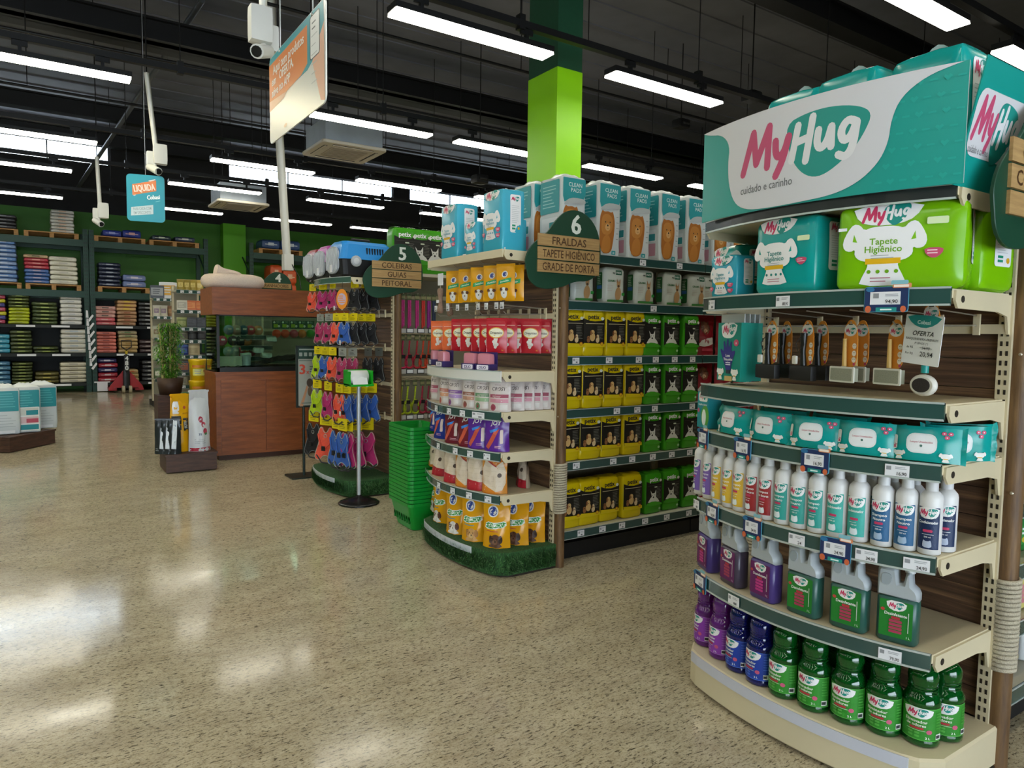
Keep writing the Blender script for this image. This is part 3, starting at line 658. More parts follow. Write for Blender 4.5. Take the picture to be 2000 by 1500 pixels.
def mk_jug(lower, lab, top='#b9c1c6'):
    r = new('dosing_bottle'); w, d = .115, .06; mt = M(top, .35, trans=.15); ml = M(lower, .3, trans=.1)
    lo = rrect(-w/2, -d/2, w/2, d/2, .02); lo = [(a, b) for a, b in lo]
    MB().prism(lo, 0, .135, ml, 'z', .006, True).build('filled_body', r)
    up = [(-w/2, .135), (w/2, .135), (w/2, .155), (w/2-.006, .168), (.038, .178), (.034, .215), (.020, .215), (.014, .18), (.0, .178), (-.004, .215), (-.012, .222), (-.05, .222), (-w/2, .215)]
    MB().prism(up[::-1], -d/2+.006, d/2-.006, mt, 'y', .008, True).build('dosing_chamber', r)
    MB().prism(smooth([(-.046, .17), (-.02, .17), (-.016, .205), (-.046, .205)], 2), -d/2+.003, -d/2+.0075, M('#9aa4aa', .35), 'y').build('handle_recess', r)
    for x, z, rr, hh in ((.027, .213, .0145, .034), (-.032, .220, .014, .022)): MB().lathe([(rr, 0), (rr, hh-.003), (rr-.003, hh), (0, hh)], M('#d5d9da', .4), 14, (x, 0, z)).build('cap', r)
    P = Print().rect(-.046, .018, .046, .128, lab, .004); P.poly(smooth([(-.028, .128), (-.024, .105), (.0, .096), (.026, .105), (.03, .128)], 1), WHITE); logo(P, .001, .114, .042, panel=False)
    P.text('Desinfetante', 0, .088, .0125, '#eef0ee', .02, maxw=.062).rect(-.012, .073, .012, .081, '#b2313f', .002)
    for k in range(4): P.rect(-.018, .032+.0105*k, .018, .040+.0105*k, '#a83a58' if lower != '#4b3a7c' else '#c23a86', .002)
    P.text('1 L', .036, .026, .009, '#eef0ee', .02).rect(.034, .04, .036, .1, '#d0d8d0').ell(-.036, .098, .006, .005, '#b8413f', 10)
    printed(r, P, flat(-d/2), 'label', .05, .0005)
    return r
def mk_shampoo(lab, t1, t2, icon='#dfe9ec'):
    r = new('shampoo_bottle'); R_ = .031; w = M('#dcdcdc', .35)
    MB().lathe([(0, 0), (.027, 0), (.031, .004), (.031, .162), (.029, .172), (.02, .183), (.0145, .186), (0, .186)], w, 18).build('body', r)
    MB().lathe([(.0168, .184), (.0168, .218), (.015, .221), (0, .221)], M('#d2d2d3', .4), 14).build('cap', r)
    P = Print().rect(-.031, .018, .031, .140, lab, .002); P.poly(smooth([(-.029, .140), (-.028, .120), (-.016, .107), (.016, .107), (.028, .120), (.029, .140)], 1), WHITE); logo(P, 0, .125, .048, panel=False)
    P.text(t1, 0, .097, .0115, '#f1f4f4', .02, maxw=.05)
    if t2: P.text(t2, 0, .084, .0115, '#f1f4f4', .02, maxw=.045)
    P.rect(-.012, .068, .012, .0755, '#c23a63', .003).lines(-.014, .016, .062, 1, .005, .0012, '#e4eaea').text('500 ml', 0, .054, .006, '#f1f4f4', .015)
    P.poly(smooth([(-.011, .023), (-.011, .036), (-.009, .046), (-.005, .042), (.004, .042), (.008, .046), (.011, .036), (.011, .023)], 1), icon)
    printed(r, P, cylf(R_), 'label', .01, .0005)
    return r
def mk_wipes():
    r = new('wet_wipes_pack'); w, d, h = .17, .055, .098
    def f(x, z, e):
        u = min(1, abs(2*x/w)); v = min(1, abs(2*z/h-1)); return (x, -d/2*(1-u**3.5)*(1-.25*v**2)-e+.0015*noise.noise(Vector((x*40, z*40, 1))), z)
    mb = MB(); m = C('#0b9a95', .25)
    mb.grid(lambda u, v: f((u-.5)*w, v*h, 0), 12, 8, m); mb.grid(lambda u, v: (lambda p: (p[0], -p[1], p[2]))(f((.5-u)*w, v*h, 0)), 12, 8, m)
    for z0 in (0, h):
        mb.grid(lambda u, v: (lambda p: (p[0], p[1]*(1-2*v), p[2]))(f((u-.5)*w, z0, 0)), 12, 3, m)
    mb.build('pack', r)
    for sg in (-1, 1): MB().grid(lambda u, v: (sg*(w/2-.002+.014*u), .006*sin(v*14)*u, v*h*(1+.08*u)-.002*u), 3, 8, m).build('crimped_end', r)
    P = Print().rect(-.045, .022, .030, .078, '#dfe6e6', .02).rect(-.041, .026, .026, .074, '#e9eced', .018).text('Lenços Umedecidos', -.008, .054, .008, '#b03050', .012, maxw=.055).ell(-.008, .043, .0035, .0035, '#4a6f66', 10)
    for x, z in ((.045, .082), (.060, .082), (.0525, .071)): P.ell(x, z, .0062, .0055, '#c2486b', 12).ell(x, z, .002, .002, '#f0d6de', 8)
    for x in (-.062, .052): P.poly([(x+a*.095, .002+b*.075) for a, b in DOG], '#e4e7e4').rect(x-.006, .0105, x+.006, .0125, '#e0b010')
    P.rect(-.080, .03, -.068, .07, '#e4e7e4', .005).text('My', -.074, .04, .01, PINK, .02, a=pi/2)
    printed(r, P, f, 'front_print', .012, .0008); MB().prism(rrect(-.041, .026, .026, .074, .018), -d/2-.004, -d/2+.004, M('#e9eced', .35), 'y', .001).build('lid', r) if False else None
    return r
# ================================================================== gondola 7: the curved display in front
Y7 = 1.006
g7 = gondola_end(Y7, 'cream curved shelf end filled with teal and white pet care products', 'cream', None, 1.9, top_post=1.76)
T7 = dict(y0=Y7)
def tg(px, w=.062, kind=0, txt=''): return dict(px=px, w=w, kind=kind, txt=txt)
shelf(g7, Y7, .48, tags=[tg(1368, .07, 1), tg(1433, .06), tg(1738, .066, 0, '79,90')])
shelf(g7, Y7, .785, tags=[tg(1360, .05), tg(1392, .06, 1), tg(1470, .062, 1, '34,90'), tg(1556, .06, 0, '24'), tg(1632, .072, 1, '24,90'), tg(1692, .066, 0, '34,90'), tg(1790, .072, 0, '24,90')])
shelf(g7, Y7, 1.07, tags=[tg(1374, .06, 1), tg(1451, .062, 1), tg(1592, .07, 1, '16,90'), tg(1752, .068, 0, '16,90')])
shelf(g7, Y7, 1.258); shelf(g7, Y7, 1.605, tags=[tg(1390, .045), tg(1529, .055, 0, '88,90'), tg(1731, .09, 1, '94,90')]); shelf(g7, Y7, 1.908, rail=M('#23282a', .25), railh=.035)
# white strip with tags along the plinth
q = [(xarc(t)-.02+.02*abs(t-.5), Y7+t) for t in [.06+.88*i/16 for i in range(17)]]
T = [.05+.92*i/18 for i in range(19)]
def bx(t): s = abs(-.01+1.02*t-.5)/.5; s = abs(t-.5)/.5; return 2.165+.085*s**2+.06*max(0, (s-.8)/.2)**3
TT = [.07+.87*i/20 for i in range(21)]
MB().prism([(bx(t)-.005, Y7-.01+1.02*t) for t in TT]+[(bx(t)-.001, Y7-.01+1.02*t) for t in TT[::-1]], .108, .148, M('#c3c6d4', .25, coat=.5), 'z').build('price_strip', g7, 'world')
# hook rail and hooks
def hookrail(r, y0, z, hooks, x1=2.66, tags=True, front=2.30, n=None):
    MB().box((2.645, y0+.03, z-.016), (2.66, y0+.97, z+.016), CREAM).build('hook_rail', r, 'world')
    for yy, xf in hooks:
        mb = MB().tube([(2.645, yy, z+.01), (2.63, yy, z+.012), (xf+.02, yy, z+.005), (xf, yy, z+.02)], .0028, M('#b6b2a6', .3, .7), 6).tube([(2.645, yy, z+.045), (xf-.01, yy, z+.06)], .0022, M('#b6b2a6', .3, .7), 6).box((2.636, yy-.01, z-.02), (2.646, yy+.01, z+.05), CREAM)
        o = mb.build('hook', r, 'world'); o['_loc'] = (0, 0, 0)
        if tags:
            q = MB().box((xf-.014, yy-.02, z+.035), (xf-.012, yy+.02, z+.075), TAG)
            Print().lines(-.014, .01, .01, 2, .007, .003, '#8d8f95').rect(-.012, -.016, .012, -.006, '#63656a').into(q, lambda x, zz, e: (xf-.0142-e, yy-x, z+.055+zz), edge=1)
            q.build('price_holder', o)
# spots of hanging goods: picture column at a depth x
def ysp(px, py, x): return at(px, py, x=x)
hp = [ysp(1423, 612, 2.33), ysp(1508, 618, 2.33), ysp(1578, 616, 2.33), ysp(1662, 624, 2.33), ysp(1745, 615, 2.33), ysp(1818, 622, 2.33)]
hookrail(g7, Y7, 1.49, [(p.y, 2.33) for p in hp], tags=False)
# --- glove boxes on the first hook
def mk_glove():
    r = new('grooming_glove_box'); w, d, h = .155, .03, .235
    MB().box((-w/2, -d/2, 0), (w/2, d/2, h), C('#12897a', .35)).build('carton', r)
    MB().box((-w/2, -.002, h), (w/2, .002, h+.035), M('#c9ced0', .3)).build('hang_tab', r)
    P = Print().poly(smooth([(-.055, h), (-.05, h-.05), (-.03, h-.062), (.02, h-.062), (.045, h-.04), (.055, h)], 1), WHITE); logo(P, 0, h-.027, .085, panel=False)
    P.poly(smooth([(-.012, .035), (-.022, .06), (-.04, .09), (-.058, .125), (-.05, .132), (-.032, .115), (-.038, .160), (-.028, .163), (-.018, .125), (-.014, .17), (-.003, .171), (0, .127), (.012, .163), (.021, .158), (.016, .118), (.038, .125), (.045, .118), (.03, .09), (.02, .06), (.014, .035)], 2), '#2c2c80')
    P.text('Luva', -.005, .103, .016, '#f0f2f2', .03).text('Tira-pelos', -.003, .088, .015, '#f0f2f2', .03, maxw=.06).lines(-.018, .018, .076, 2, .008, .004, '#dfe3f0')
    P.rect(-.014, .03, .016, .045, '#23303a', .004).ell(.05, .155, .016, .014, '#c2486b', 14).text('x', .05, .155, .016, WHITE, .03)
    for x in (-.052, .045): P.poly([(x+a*.14, .004+b*.14) for a, b in DOG], '#e4e7e4').rect(x-.008, .02, x+.008, .024, '#d9a71c')
    P.rect(-.02, 0, .03, .02, '#c9ae6e')
    printed(r, P, flat(-d/2), 'front_print', .2, .0005)
    return r
GL = Kind(mk_glove)
for k in range(4): GL.put((2.345+.036*k, hp[0].y-.012+.004*k, 1.275), -pi/2-radians(16), 'teal grooming glove carton on a hook, %s in the file' % ('frontmost', 'second', 'third', 'rearmost')[k], 'box', 'grooming glove cartons')
# --- brushes on cards
def mk_brush(kind):
    r = new('pet_brush_card'); w, h = .062, .155
    MB().prism(smooth([(-w/2, 0), (w/2, 0), (w/2, h*.7), (w*.40, h*.88), (.012, h+.01), (-.012, h+.01), (-w*.40, h*.88), (-w/2, h*.7)], 2), -.0015, .0015, M('#d98a2e', .4), 'y').build('backing_card', r)
    P = Print().rect(-w*.4, .004, w*.4, h*.97, '#d98a2e', .01).ell(0, h*.84, .027, .022, '#e2e4e2'); logo(P, 0, h*.82, .042, panel=False); P.rect(-.009, h*.95, .009, h*.975, '#3a3630', .002)
    for i, z in enumerate((.075, .05, .028)): P.ell(.02, z, .009, .010, '#e8dfcf', 12).ell(.017, z+.002, .0016, .0016, '#4a4038', 6).ell(.023, z+.002, .0016, .0016, '#4a4038', 6)
    P.ell(.022, .013, .005, .005, '#c2486b', 10); printed(r, P, flat(-.0015), 'card_print', .2, .0004)
    if kind == 'slicker':
        MB().tube([(-.012, -.012, .005), (-.012, -.014, .10)], [.008, .0065], M('#c9a45c', .45), 10).build('handle', r)
        q = MB().box((-.05, -.03, -.045), (.05, -.012, .0), M('#9a9c8a', .35)); q.build('head', r)
        q = MB().prism(rrect(-.053, -.05, .053, .004, .004), -.036, -.03, M('#d5d4c8', .3), 'y'); q.build('rim', r); MB().prism(rrect(-.047, -.044, .047, -.002, .003), -.0375, -.036, M('#8b8d7c', .7, var=.25, scale=400), 'y').build('bristle_pad', r)
    elif kind == 'black':
        MB().tube([(-.004, -.012, .0), (-.004, -.016, .05), (-.006, -.012, .118)], [.012, .009, .013], M('#141414', .35), 10).build('handle', r)
        MB().rbox((.11, .03, .055), .006, M('#101011', .5), (.0, -.016, -.055), 3).build('head', r)
        MB().tube([(-.006, -.02, .112), (-.026, -.03, .08), (-.012, -.03, .05), (.016, -.03, .075), (.004, -.025, .11)], .0014, M('#1b1b1b', .5), 5).build('cord', r)
        MB().rbox((.022, .012, .032), .004, M('#d8d5c9', .5), (-.03, -.028, .004), 2).build('toggle_tag', r)
    else:
        MB().tube([(-.004, -.012, -.06), (-.004, -.012, .03), (-.006, -.012, .06)], [.011, .0125, .010], M('#1f8d88', .35), 10).tube([(-.006, -.012, .06), (-.006, -.012, .085)], .009, M('#d8d8d2', .4), 10).build('handle', r)
        ov = [(.046*cos(a), -.098+.034*sin(a)) for a in [2*pi*k/24 for k in range(24)]]
        MB().prism(ov, -.03, -.008, M('#d6d5cd', .35), 'y', .006, True).build('head', r); MB().prism([(x*.68, -.098+(z+.098)*.66) for x, z in ov], -.033, -.030, M('#2b2623', .8, var=.4, scale=300), 'y').build('bristle_pad', r)
    return r
BK = {k: Kind(mk_brush, k) for k in ('black', 'slicker', 'oval')}
for hi, kd, dx, lb in ((1, 'black', 0, 'black brush on orange card, left hook, front'), (1, 'black', .09, 'black brush on orange card, left hook, behind'), (2, 'black', 0, 'black brush on orange card, second hook, front'), (2, 'black', .09, 'black brush on orange card, second hook, behind'),
                       (3, 'slicker', 0, 'square slicker brush on orange card, front one'), (3, 'slicker', .07, 'square slicker brush on orange card, just behind another'), (4, 'slicker', .02, 'slicker brush left of the handwritten offer card'), (5, 'oval', .0, 'white oval brush with teal handle under the offer card')):
    BK[kd].put((2.335+dx, hp[hi].y+.0, 1.352+(.055 if kd == 'oval' else 0)), -pi/2-radians(14), lb, 'brush', 'brushes hung on orange cards')
# --- handwritten offer card
pc = at(1795, 712, x=2.315); r = thing('offer_card', 'white handwritten offer card hanging among the brushes', 'sign', pc, -pi/2-radians(14))
w, h = .135, .155
MB().prism(rrect(-w/2, 0, w/2, h, .004), -.001, .001, M('#dfe2e2', .4), 'y').xf(Matrix.Rotation(radians(5), 4, 'Y')).build('card', r)
P = Print().poly(smooth([(-w/2, h), (-w*.3, h-.03), (0, h-.042), (w*.3, h-.03), (w/2, h)], 1), '#1f8d8b').text('Cobasi', 0, h-.022, .017, '#cfeaea', .03).text('OFERTA', .002, .098, .021, '#22262a', .012, .3, maxw=.085)
P.text('RASQUEADEIRA PREMIUM', 0, .080, .0105, '#3a3e42', .0, .1, maxw=.115).text('P/ BIVOS (*)', 0, .0665, .0095, '#3a3e42', 0, .1, maxw=.06).text('de R$', -.04, .053, .010, '#3a3e42', 0, maxw=.03).text('34,90', .018, .053, .013, '#3a3e42', 0, .1, maxw=.04).rect(-.004, .0525, .04, .0535, '#3a3e42').text('Por R$', -.04, .033, .010, '#3a3e42', 0, maxw=.032).text('20,94', .022, .034, .021, '#22262a', .01, maxw=.062)
P.xf = None; mb = MB(); P.into(mb, flat(-.001), .0006, edge=1); mb.xf(Matrix.Rotation(radians(5), 4, 'Y')); mb.build('handwriting', r)
# ------------------------------------------------------------------ bottles on the plinth
cols = {'purple': ('#6b1f86', '#8a3aa8', '#a76fc0'), 'blue': ('#141a6e', '#1e3fa0', '#4a6fd0'), 'green': ('#0a5a20', '#2f8a2a', '#57ab4a')}
BT = {k: Kind(mk_bottle2l, *v) for k, v in cols.items()}
seq = [('purple', 1381), ('purple', 1411), ('blue', 1445), ('blue', 1485), ('green', 1531), ('green', 1589), ('green', 1655), ('green', 1724), ('green', 1797)]
cnt = {}
for kd, px in seq:
    cnt[kd] = cnt.get(kd, 0)+1; p, rz = arcs(Y7, .15, px, .075+max(0, px-1550)*.00016)
    BT[kd].put(p, rz+radians(-6), 'clear %s two litre odour remover bottle, %s %s one from left on plinth' % (kd, ORD[cnt[kd]-1], kd), 'bottle', '%s odour remover bottles' % kd, sc=(1, 1, .87))
p, rz = arcs(Y7, .15, 1842, .20); BT['green'].put(p, rz, 'green two litre odour remover bottle standing behind the rightmost one', 'bottle', 'green odour remover bottles', sc=(1, 1, .87))
for px in (1500, 1570, 1640, 1710): 
    p, rz = arcs(Y7, .15, px, .21); BT['green' if px > 1540 else 'blue'].put(p, rz, 'odour remover bottle in the shaded second row on plinth, near column %d' % px if False else 'shaded second-row odour remover bottle, %s from left' % ORD[(1500, 1570, 1640, 1710).index(px)], 'bottle', 'second row odour remover bottles', sc=(1, 1, .87))
# ------------------------------------------------------------------ dosing bottles
JG = {'purple': Kind(mk_jug, '#4b3a7c', '#641a5c'), 'grey': Kind(mk_jug, '#4a4152', '#641a5c'), 'green': Kind(mk_jug, '#2d5a50', '#1f7a2c')}
for i, (kd, px, lb) in enumerate((('purple', 1384, 'violet disinfectant dosing bottle at far left of its shelf'), ('grey', 1433, 'dark grey-violet disinfectant dosing bottle, second from left'), ('purple', 1495, 'violet disinfectant dosing bottle beside the green ones'), ('green', 1571, 'green disinfectant dosing bottle right of the violet ones'), ('green', 1658, 'green disinfectant dosing bottle in the middle of three green'), ('green', 1752, 'green disinfectant dosing bottle at right end of shelf'))):
    p, rz = arcs(Y7, .482, px, .055); JG[kd].put(p, rz+radians(-4), lb, 'bottle', 'disinfectant dosing bottles', sc=(1.05, 1.05, 1.08))
# ------------------------------------------------------------------ shampoos
SH = {'lilac': ('#7a5fb0', 'Shampoo', 'Filhotes'), 'yellow': ('#dcb53a', 'Shampoo', 'Filhotes'), 'dark red': ('#9a2a2c', 'Shampoo', 'Pelos Escuros'), 'teal': ('#2f9a90', 'Shampoo', 'Neutro'), 'pale teal': ('#3aa89c', 'Condicionador', ''), 'blue': ('#1e5a86', 'Shampoo', 'Neutro', '#9fb6cf'), 'navy': ('#122a52', 'Condicionador', '', '#aeb9cf')}
SK = {k: Kind(mk_shampoo, *v) for k, v in SH.items()}
seq = [('lilac', 1370), ('lilac', 1388), ('yellow', 1407), ('yellow', 1427), ('yellow', 1448), ('dark red', 1473), ('dark red', 1499), ('teal', 1530), ('teal', 1561), ('teal', 1596), ('pale teal', 1634), ('pale teal', 1675), ('blue', 1721), ('blue', 1767), ('navy', 1814)]
cnt = {}
for kd, px in seq:
    cnt[kd] = cnt.get(kd, 0)+1; p, rz = arcs(Y7, .787, px, .045)
    SK[kd].put(p, rz+radians(random.uniform(-8, 2)), 'white bottle with %s label, %s of that colour from the left' % (kd, ORD[cnt[kd]-1]), 'bottle', '%s label hair care bottles' % kd, sc=1.07)
p, rz = arcs(Y7, .787, 1843, .115); SK['navy'].put(p, rz, 'white bottle with navy label behind the rightmost one', 'bottle', 'navy label hair care bottles', sc=1.07)
for i, px in enumerate((1415, 1455, 1483, 1512, 1545, 1580, 1617, 1655, 1697, 1738, 1780)):
    p, rz = arcs(Y7, .787, px, .125); SK[('yellow', 'yellow', 'dark red', 'dark red', 'teal', 'teal', 'teal', 'pale teal', 'pale teal', 'blue', 'blue')[i]].put(p, rz, '%s white bottle from left in the second row behind' % ORD[i], 'bottle', 'second row of hair care bottles', sc=1.07)
# ------------------------------------------------------------------ wipes and the cap carton
WP = Kind(mk_wipes)
for i, (px, a) in enumerate(((1432, 0), (1502, 0), (1592, 4), (1692, 2), (1806, -2))):
    p, rz = arcs(Y7, 1.072, px, .05); WP.put(p, rz+radians(a), 'teal wet wipes pack, %s from left along the shelf front' % ORD[i], 'wipes pack', 'wet wipes packs along the shelf front', sc=(1.12, 1.15, 1.1), rx=-.16)
for i, (px, dz, a) in enumerate(((1868, 0, 20), (1874, .105, 26), (1530, 0, 5), (1640, 0, -5))):
    p, rz = arcs(Y7, 1.072, px, .17); WP.put(p+Vector((0, 0, dz if dz == 0 else .0)) + (Vector((.07, .03, 0)) if i == 1 else Vector((0, 0, 0))), rz+radians(a), ('teal wet wipes pack lying behind the rightmost one', 'teal wet wipes pack leaning against the wooden back', 'shaded wet wipes pack behind the second one', 'shaded wet wipes pack behind the fourth one')[i], 'wipes pack', 'wet wipes packs in the second row', sc=(1.12, 1.0, 1.12))
def mk_cap():
    r = new('carton'); w, d, h = .085, .06, .15; MB().box((-w/2, -d/2, 0), (w/2, d/2, h), C('#1b8a94', .35)).build('box', r)
    P = Print().rect(-.032, h-.04, .036, h, WHITE, .012); logo(P, .002, h-.018, .055, panel=False); P.text('Cepilho dental', 0, h-.052, .011, WHITE, .02, maxw=.07).ell(.02, .05, .03, .045, '#4f9a3c').ell(.012, .045, .016, .034, '#dfe8e4').ell(-.03, h-.078, .008, .01, '#c2486b', 10)
    printed(r, P, flat(-d/2), 'front_print', .2, .0005); return r
p, rz = arcs(Y7, 1.072, 1384, .06); Kind(mk_cap).put(p, rz+.1, 'small teal carton with green disc at left of wipes', 'box')
# ------------------------------------------------------------------ pad packs
LT = Kind(mk_padpack, .145, .10, .165, '#2fa3bb', '#1f8d9a', True, True); TE = Kind(mk_padpack, .255, .19, .265, '#0b9a95', '#0b7f7a'); LI = Kind(mk_padpack, .36, .20, .268, '#79b90a', '#6aa50a')
p, rz = arcs(Y7, 1.607, 1430, .085); LT.put(p, rz+radians(10), 'small light blue training pad pack at left end', 'pack')
p, rz = arcs(Y7, 1.607, 1448, .23); TE.put(p+Vector((.02, .02, 0)), rz, 'teal training pad pack half hidden behind the light blue one', 'pack', sc=.86)
p, rz = arcs(Y7, 1.607, 1562, .12); TE.put(p, rz, 'teal training pad pack between light blue and lime packs', 'pack')
p, rz = arcs(Y7, 1.607, 1762, .125); LI.put(p, rz+radians(5), 'large lime green training pad pack in front', 'pack')
LI.put((2.545, Y7+.16, 1.607), -pi/2-radians(5), 'lime green training pad pack behind the front lime one', 'pack', sc=(.8, 1, .97))
# packs above the topper
for i, (px, py, x, kd, lb) in enumerate(((1835, 150, 2.44, LI, 'teal and lime pad pack at right end above the topper'), (1680, 170, 2.42, TE, 'teal pad pack peeking over the middle of the topper'), (1575, 200, 2.42, TE, 'teal pad pack peeking over the topper left of middle'))):
    p = at(px, py, x=x); TE.put((x, p.y, 1.91), pi/2-radians(4), lb, 'pack', sc=((.9, .9, .9)[i], .9, (1.68, 1.70, 1.66)[i]))
# ------------------------------------------------------------------ curved topper
r = thing('display_topper', 'curved teal and white brand topper crowning the front display', 'sign', (2.2, Y7+.5, 1.9)); TK = M('#12968c', .35, name='topper_teal')
Z0, Z1 = 1.905, 2.25
def xt(t): return 2.152+.085*((t-.5)/.5)**2
def tface(x, z, e):       # x runs left to right over the front, 0..1 -> t 1..0
    t = .955-x; return (xt(t)-.003-e, Y7+t, z)
mb = MB(); n = 28
mb.grid(lambda u, v: (xt(.955-u*.955)-.003, Y7+.955-u*.955, Z0+v*(Z1-Z0)), n, 6, TK); mb.grid(lambda u, v: (xt(u*.955)+.001, Y7+u*.955, Z0+v*(Z1-Z0)), n, 6, M('#c9cccb', .5))
mb.grid(lambda u, v: (xt(.955-u*.955)-.003+.004*v, Y7+.955-u*.955, Z1), n, 1, TK); mb.grid(lambda u, v: (xt(u*.955)-.003+.004*v, Y7+u*.955, Z0), n, 1, TK)
mb.build('front_panel', r, 'world')
W_ = .955/.985; H_ = Z1-Z0; f = lambda a, b: (a*W_, Z0+b*H_)
P = Print()
TILE = '#1aa096'
random.seed(3)
for i in range(7):
    for j in range(7):
        u = .76+i*.035+(.02 if j % 2 else 0); v = .08+j*.135
        if u < .985: P.poly([(f(u, v)[0], f(u, v)[1]-.010), (f(u, v)[0]+.011, f(u, v)[1]+.003), (f(u, v)[0]+.006, f(u, v)[1]+.009), (f(u, v)[0], f(u, v)[1]+.004), (f(u, v)[0]-.006, f(u, v)[1]+.009), (f(u, v)[0]-.011, f(u, v)[1]+.003)], TILE) if (i+j) % 2 else P.rect(f(u, v)[0]-.01, f(u, v)[1]-.003, f(u, v)[0]+.01, f(u, v)[1]+.003, TILE, .002)
P.poly(smooth([f(.0, .998), f(.0, .995), f(.045, .95), f(.123, .90), f(.168, .76), f(.160, .56), f(.168, .34), f(.20, .13), f(.26, .03), f(.36, .004), f(.50, .01), f(.62, .03), f(.70, .11), f(.757, .25), f(.785, .42), f(.790, .62), f(.815, .80), f(.88, .93), f(.955, .985), f(.985, .998), f(.7, .999), f(.3, .999)], 2), '#cfcfd4')
P.poly(smooth([f(.432, .79), f(.515, .85), f(.606, .855), f(.695, .80), f(.735, .71), f(.715, .56), f(.68, .41), f(.606, .25), f(.55, .215), f(.495, .30), f(.452, .49)], 2), '#1b8f85')
strokes(P, MYS, f(.245, 0)[0], f(0, .40)[1], .145, .0135, '#bf4a70', .12); strokes(P, HUG, f(.462, 0)[0], f(0, .43)[1], .128, .0125, '#dcdcdf', .08)
P.text('cuidado e carinho', f(.352, 0)[0], f(0, .235)[1], .040, '#5d6064', .004, maxw=.225)
mb = MB(); P.into(mb, tface, .0006, .00015, .03); mb.build('front_print', r, 'world')
# side panel leaning out over the aisle
a0 = Vector((2.242, Y7+.03, Z0)); tl = at(1931, 106, x=2.30); vz = Vector((tl.x-a0.x, tl.y-a0.y, tl.z-a0.z)); L_ = .60
def sface(x, z, e): q = a0+Vector((x, 0, 0))+vz*(z/.35); return (q.x, q.y-e, q.z)
mb = MB(); 
mb.add([sface(0, 0, 0), sface(L_, 0, 0), sface(L_, .35, 0), sface(0, .35, 0), sface(0, 0, -.004), sface(L_, 0, -.004), sface(L_, .35, -.004), sface(0, .35, -.004)], [(0, 1, 2, 3), (7, 6, 5, 4), (0, 4, 5, 1), (1, 5, 6, 2), (2, 6, 7, 3), (3, 7, 4, 0)], TK); mb.build('side_panel', r, 'world')
P = Print(); P.xf = lambda p: (p[0]*.78, p[1]); P.rect(.012, .085, .44, .27, '#cfcfd4', .05); P.poly(smooth([(.19, .22), (.22, .255), (.30, .25), (.37, .23), (.36, .16), (.29, .09), (.22, .07), (.19, .13)], 2), '#1b8f85')
strokes(P, MYS, .035, .135, .115, .011, '#bf4a70', .12); strokes(P, HUG, .205, .14, .10, .010, '#dcdcdf', .08); P.text('cuidado e carinho', .11, .105, .03, '#5d6064', 0, maxw=.16)
mb = MB(); P.into(mb, sface, .0006, .00015, 1); mb.build('side_print', r, 'world')
# aisle sign 7 at the right edge
aisle_sign(Y7, '7', ['CUIDADOS', 'COSMETICOS', 'HIGIENE'], at(2016, 468, y=Y7-.045), .57, 'green aisle board with pine strips cut by the right edge')
# ================================================================== gondola 6
Y6 = 3.458; ye = Y6+.03
zA, zB, zC, zD = [at(970, v, y=ye).z for v in (727, 807, 887, 971)]
g6 = gondola_end(Y6, 'turf based shelf end with dog treats under the board numbered 6', 'grass', None, 2.0, top_post=2.02)
def row6(px, z): return dict(px=px, w=.05)
shelf(g6, Y6, zA, rail=M('#d4d3cd', .35), railh=.055); shelf(g6, Y6, zB, tags=[tg(852, .05), tg(877, .05), tg(903, .05), tg(934, .1)]); shelf(g6, Y6, zC, tags=[tg(832, .05), tg(856, .05), tg(889, .05), tg(918, .05), tg(951, .05)])
shelf(g6, Y6, zD, tags=[tg(827, .05), tg(857, .05), tg(884, .05), tg(916, .05), tg(953, .05)]); zT = at(979, 486, y=ye).z; shelf(g6, Y6, zT, rail=None, straight=True)
MB().box((2.262, Y6+.03, zT-.045), (2.27, Y6+.97, zT+.002), CREAM).build('shelf_front', g6, 'world')
# --- pad packs on top
BIG = Kind(mk_padpack, .22, .16, .36, '#3fa9c4', '#2b93ad', True, True); SML = Kind(mk_padpack, .15, .12, .205, '#3fa9c4', '#2b93ad', True, True)
def put6(kind, px, z, lb, cat, grp=None, ins=.05, rot=0, sc=1, y0=Y6, jit=0):
    p, rz = arcs(y0, z, px, ins); return kind.put(p, rz+radians(rot), lb, cat, grp, sc=sc)
pk = at(985, 484, y=Y6+.08); BIG.put((2.38, Y6+.20, zT+.002), -pi/2, 'tall light blue pad pack nearest the tall teal-topped bales', 'pack'); SML.put((2.36, Y6+.45, zT+.002), -pi/2, 'small light blue pad pack between two taller ones', 'pack'); BIG.put((2.38, Y6+.74, zT+.002), -pi/2, 'tall light blue pad pack at left end of the shelf', 'pack', sc=(1, 1, .98))
BIG.put((2.56, Y6+.42, zT+.002), -pi/2, 'light blue pad pack in the rear row', 'pack', sc=(.9, 1, .66))
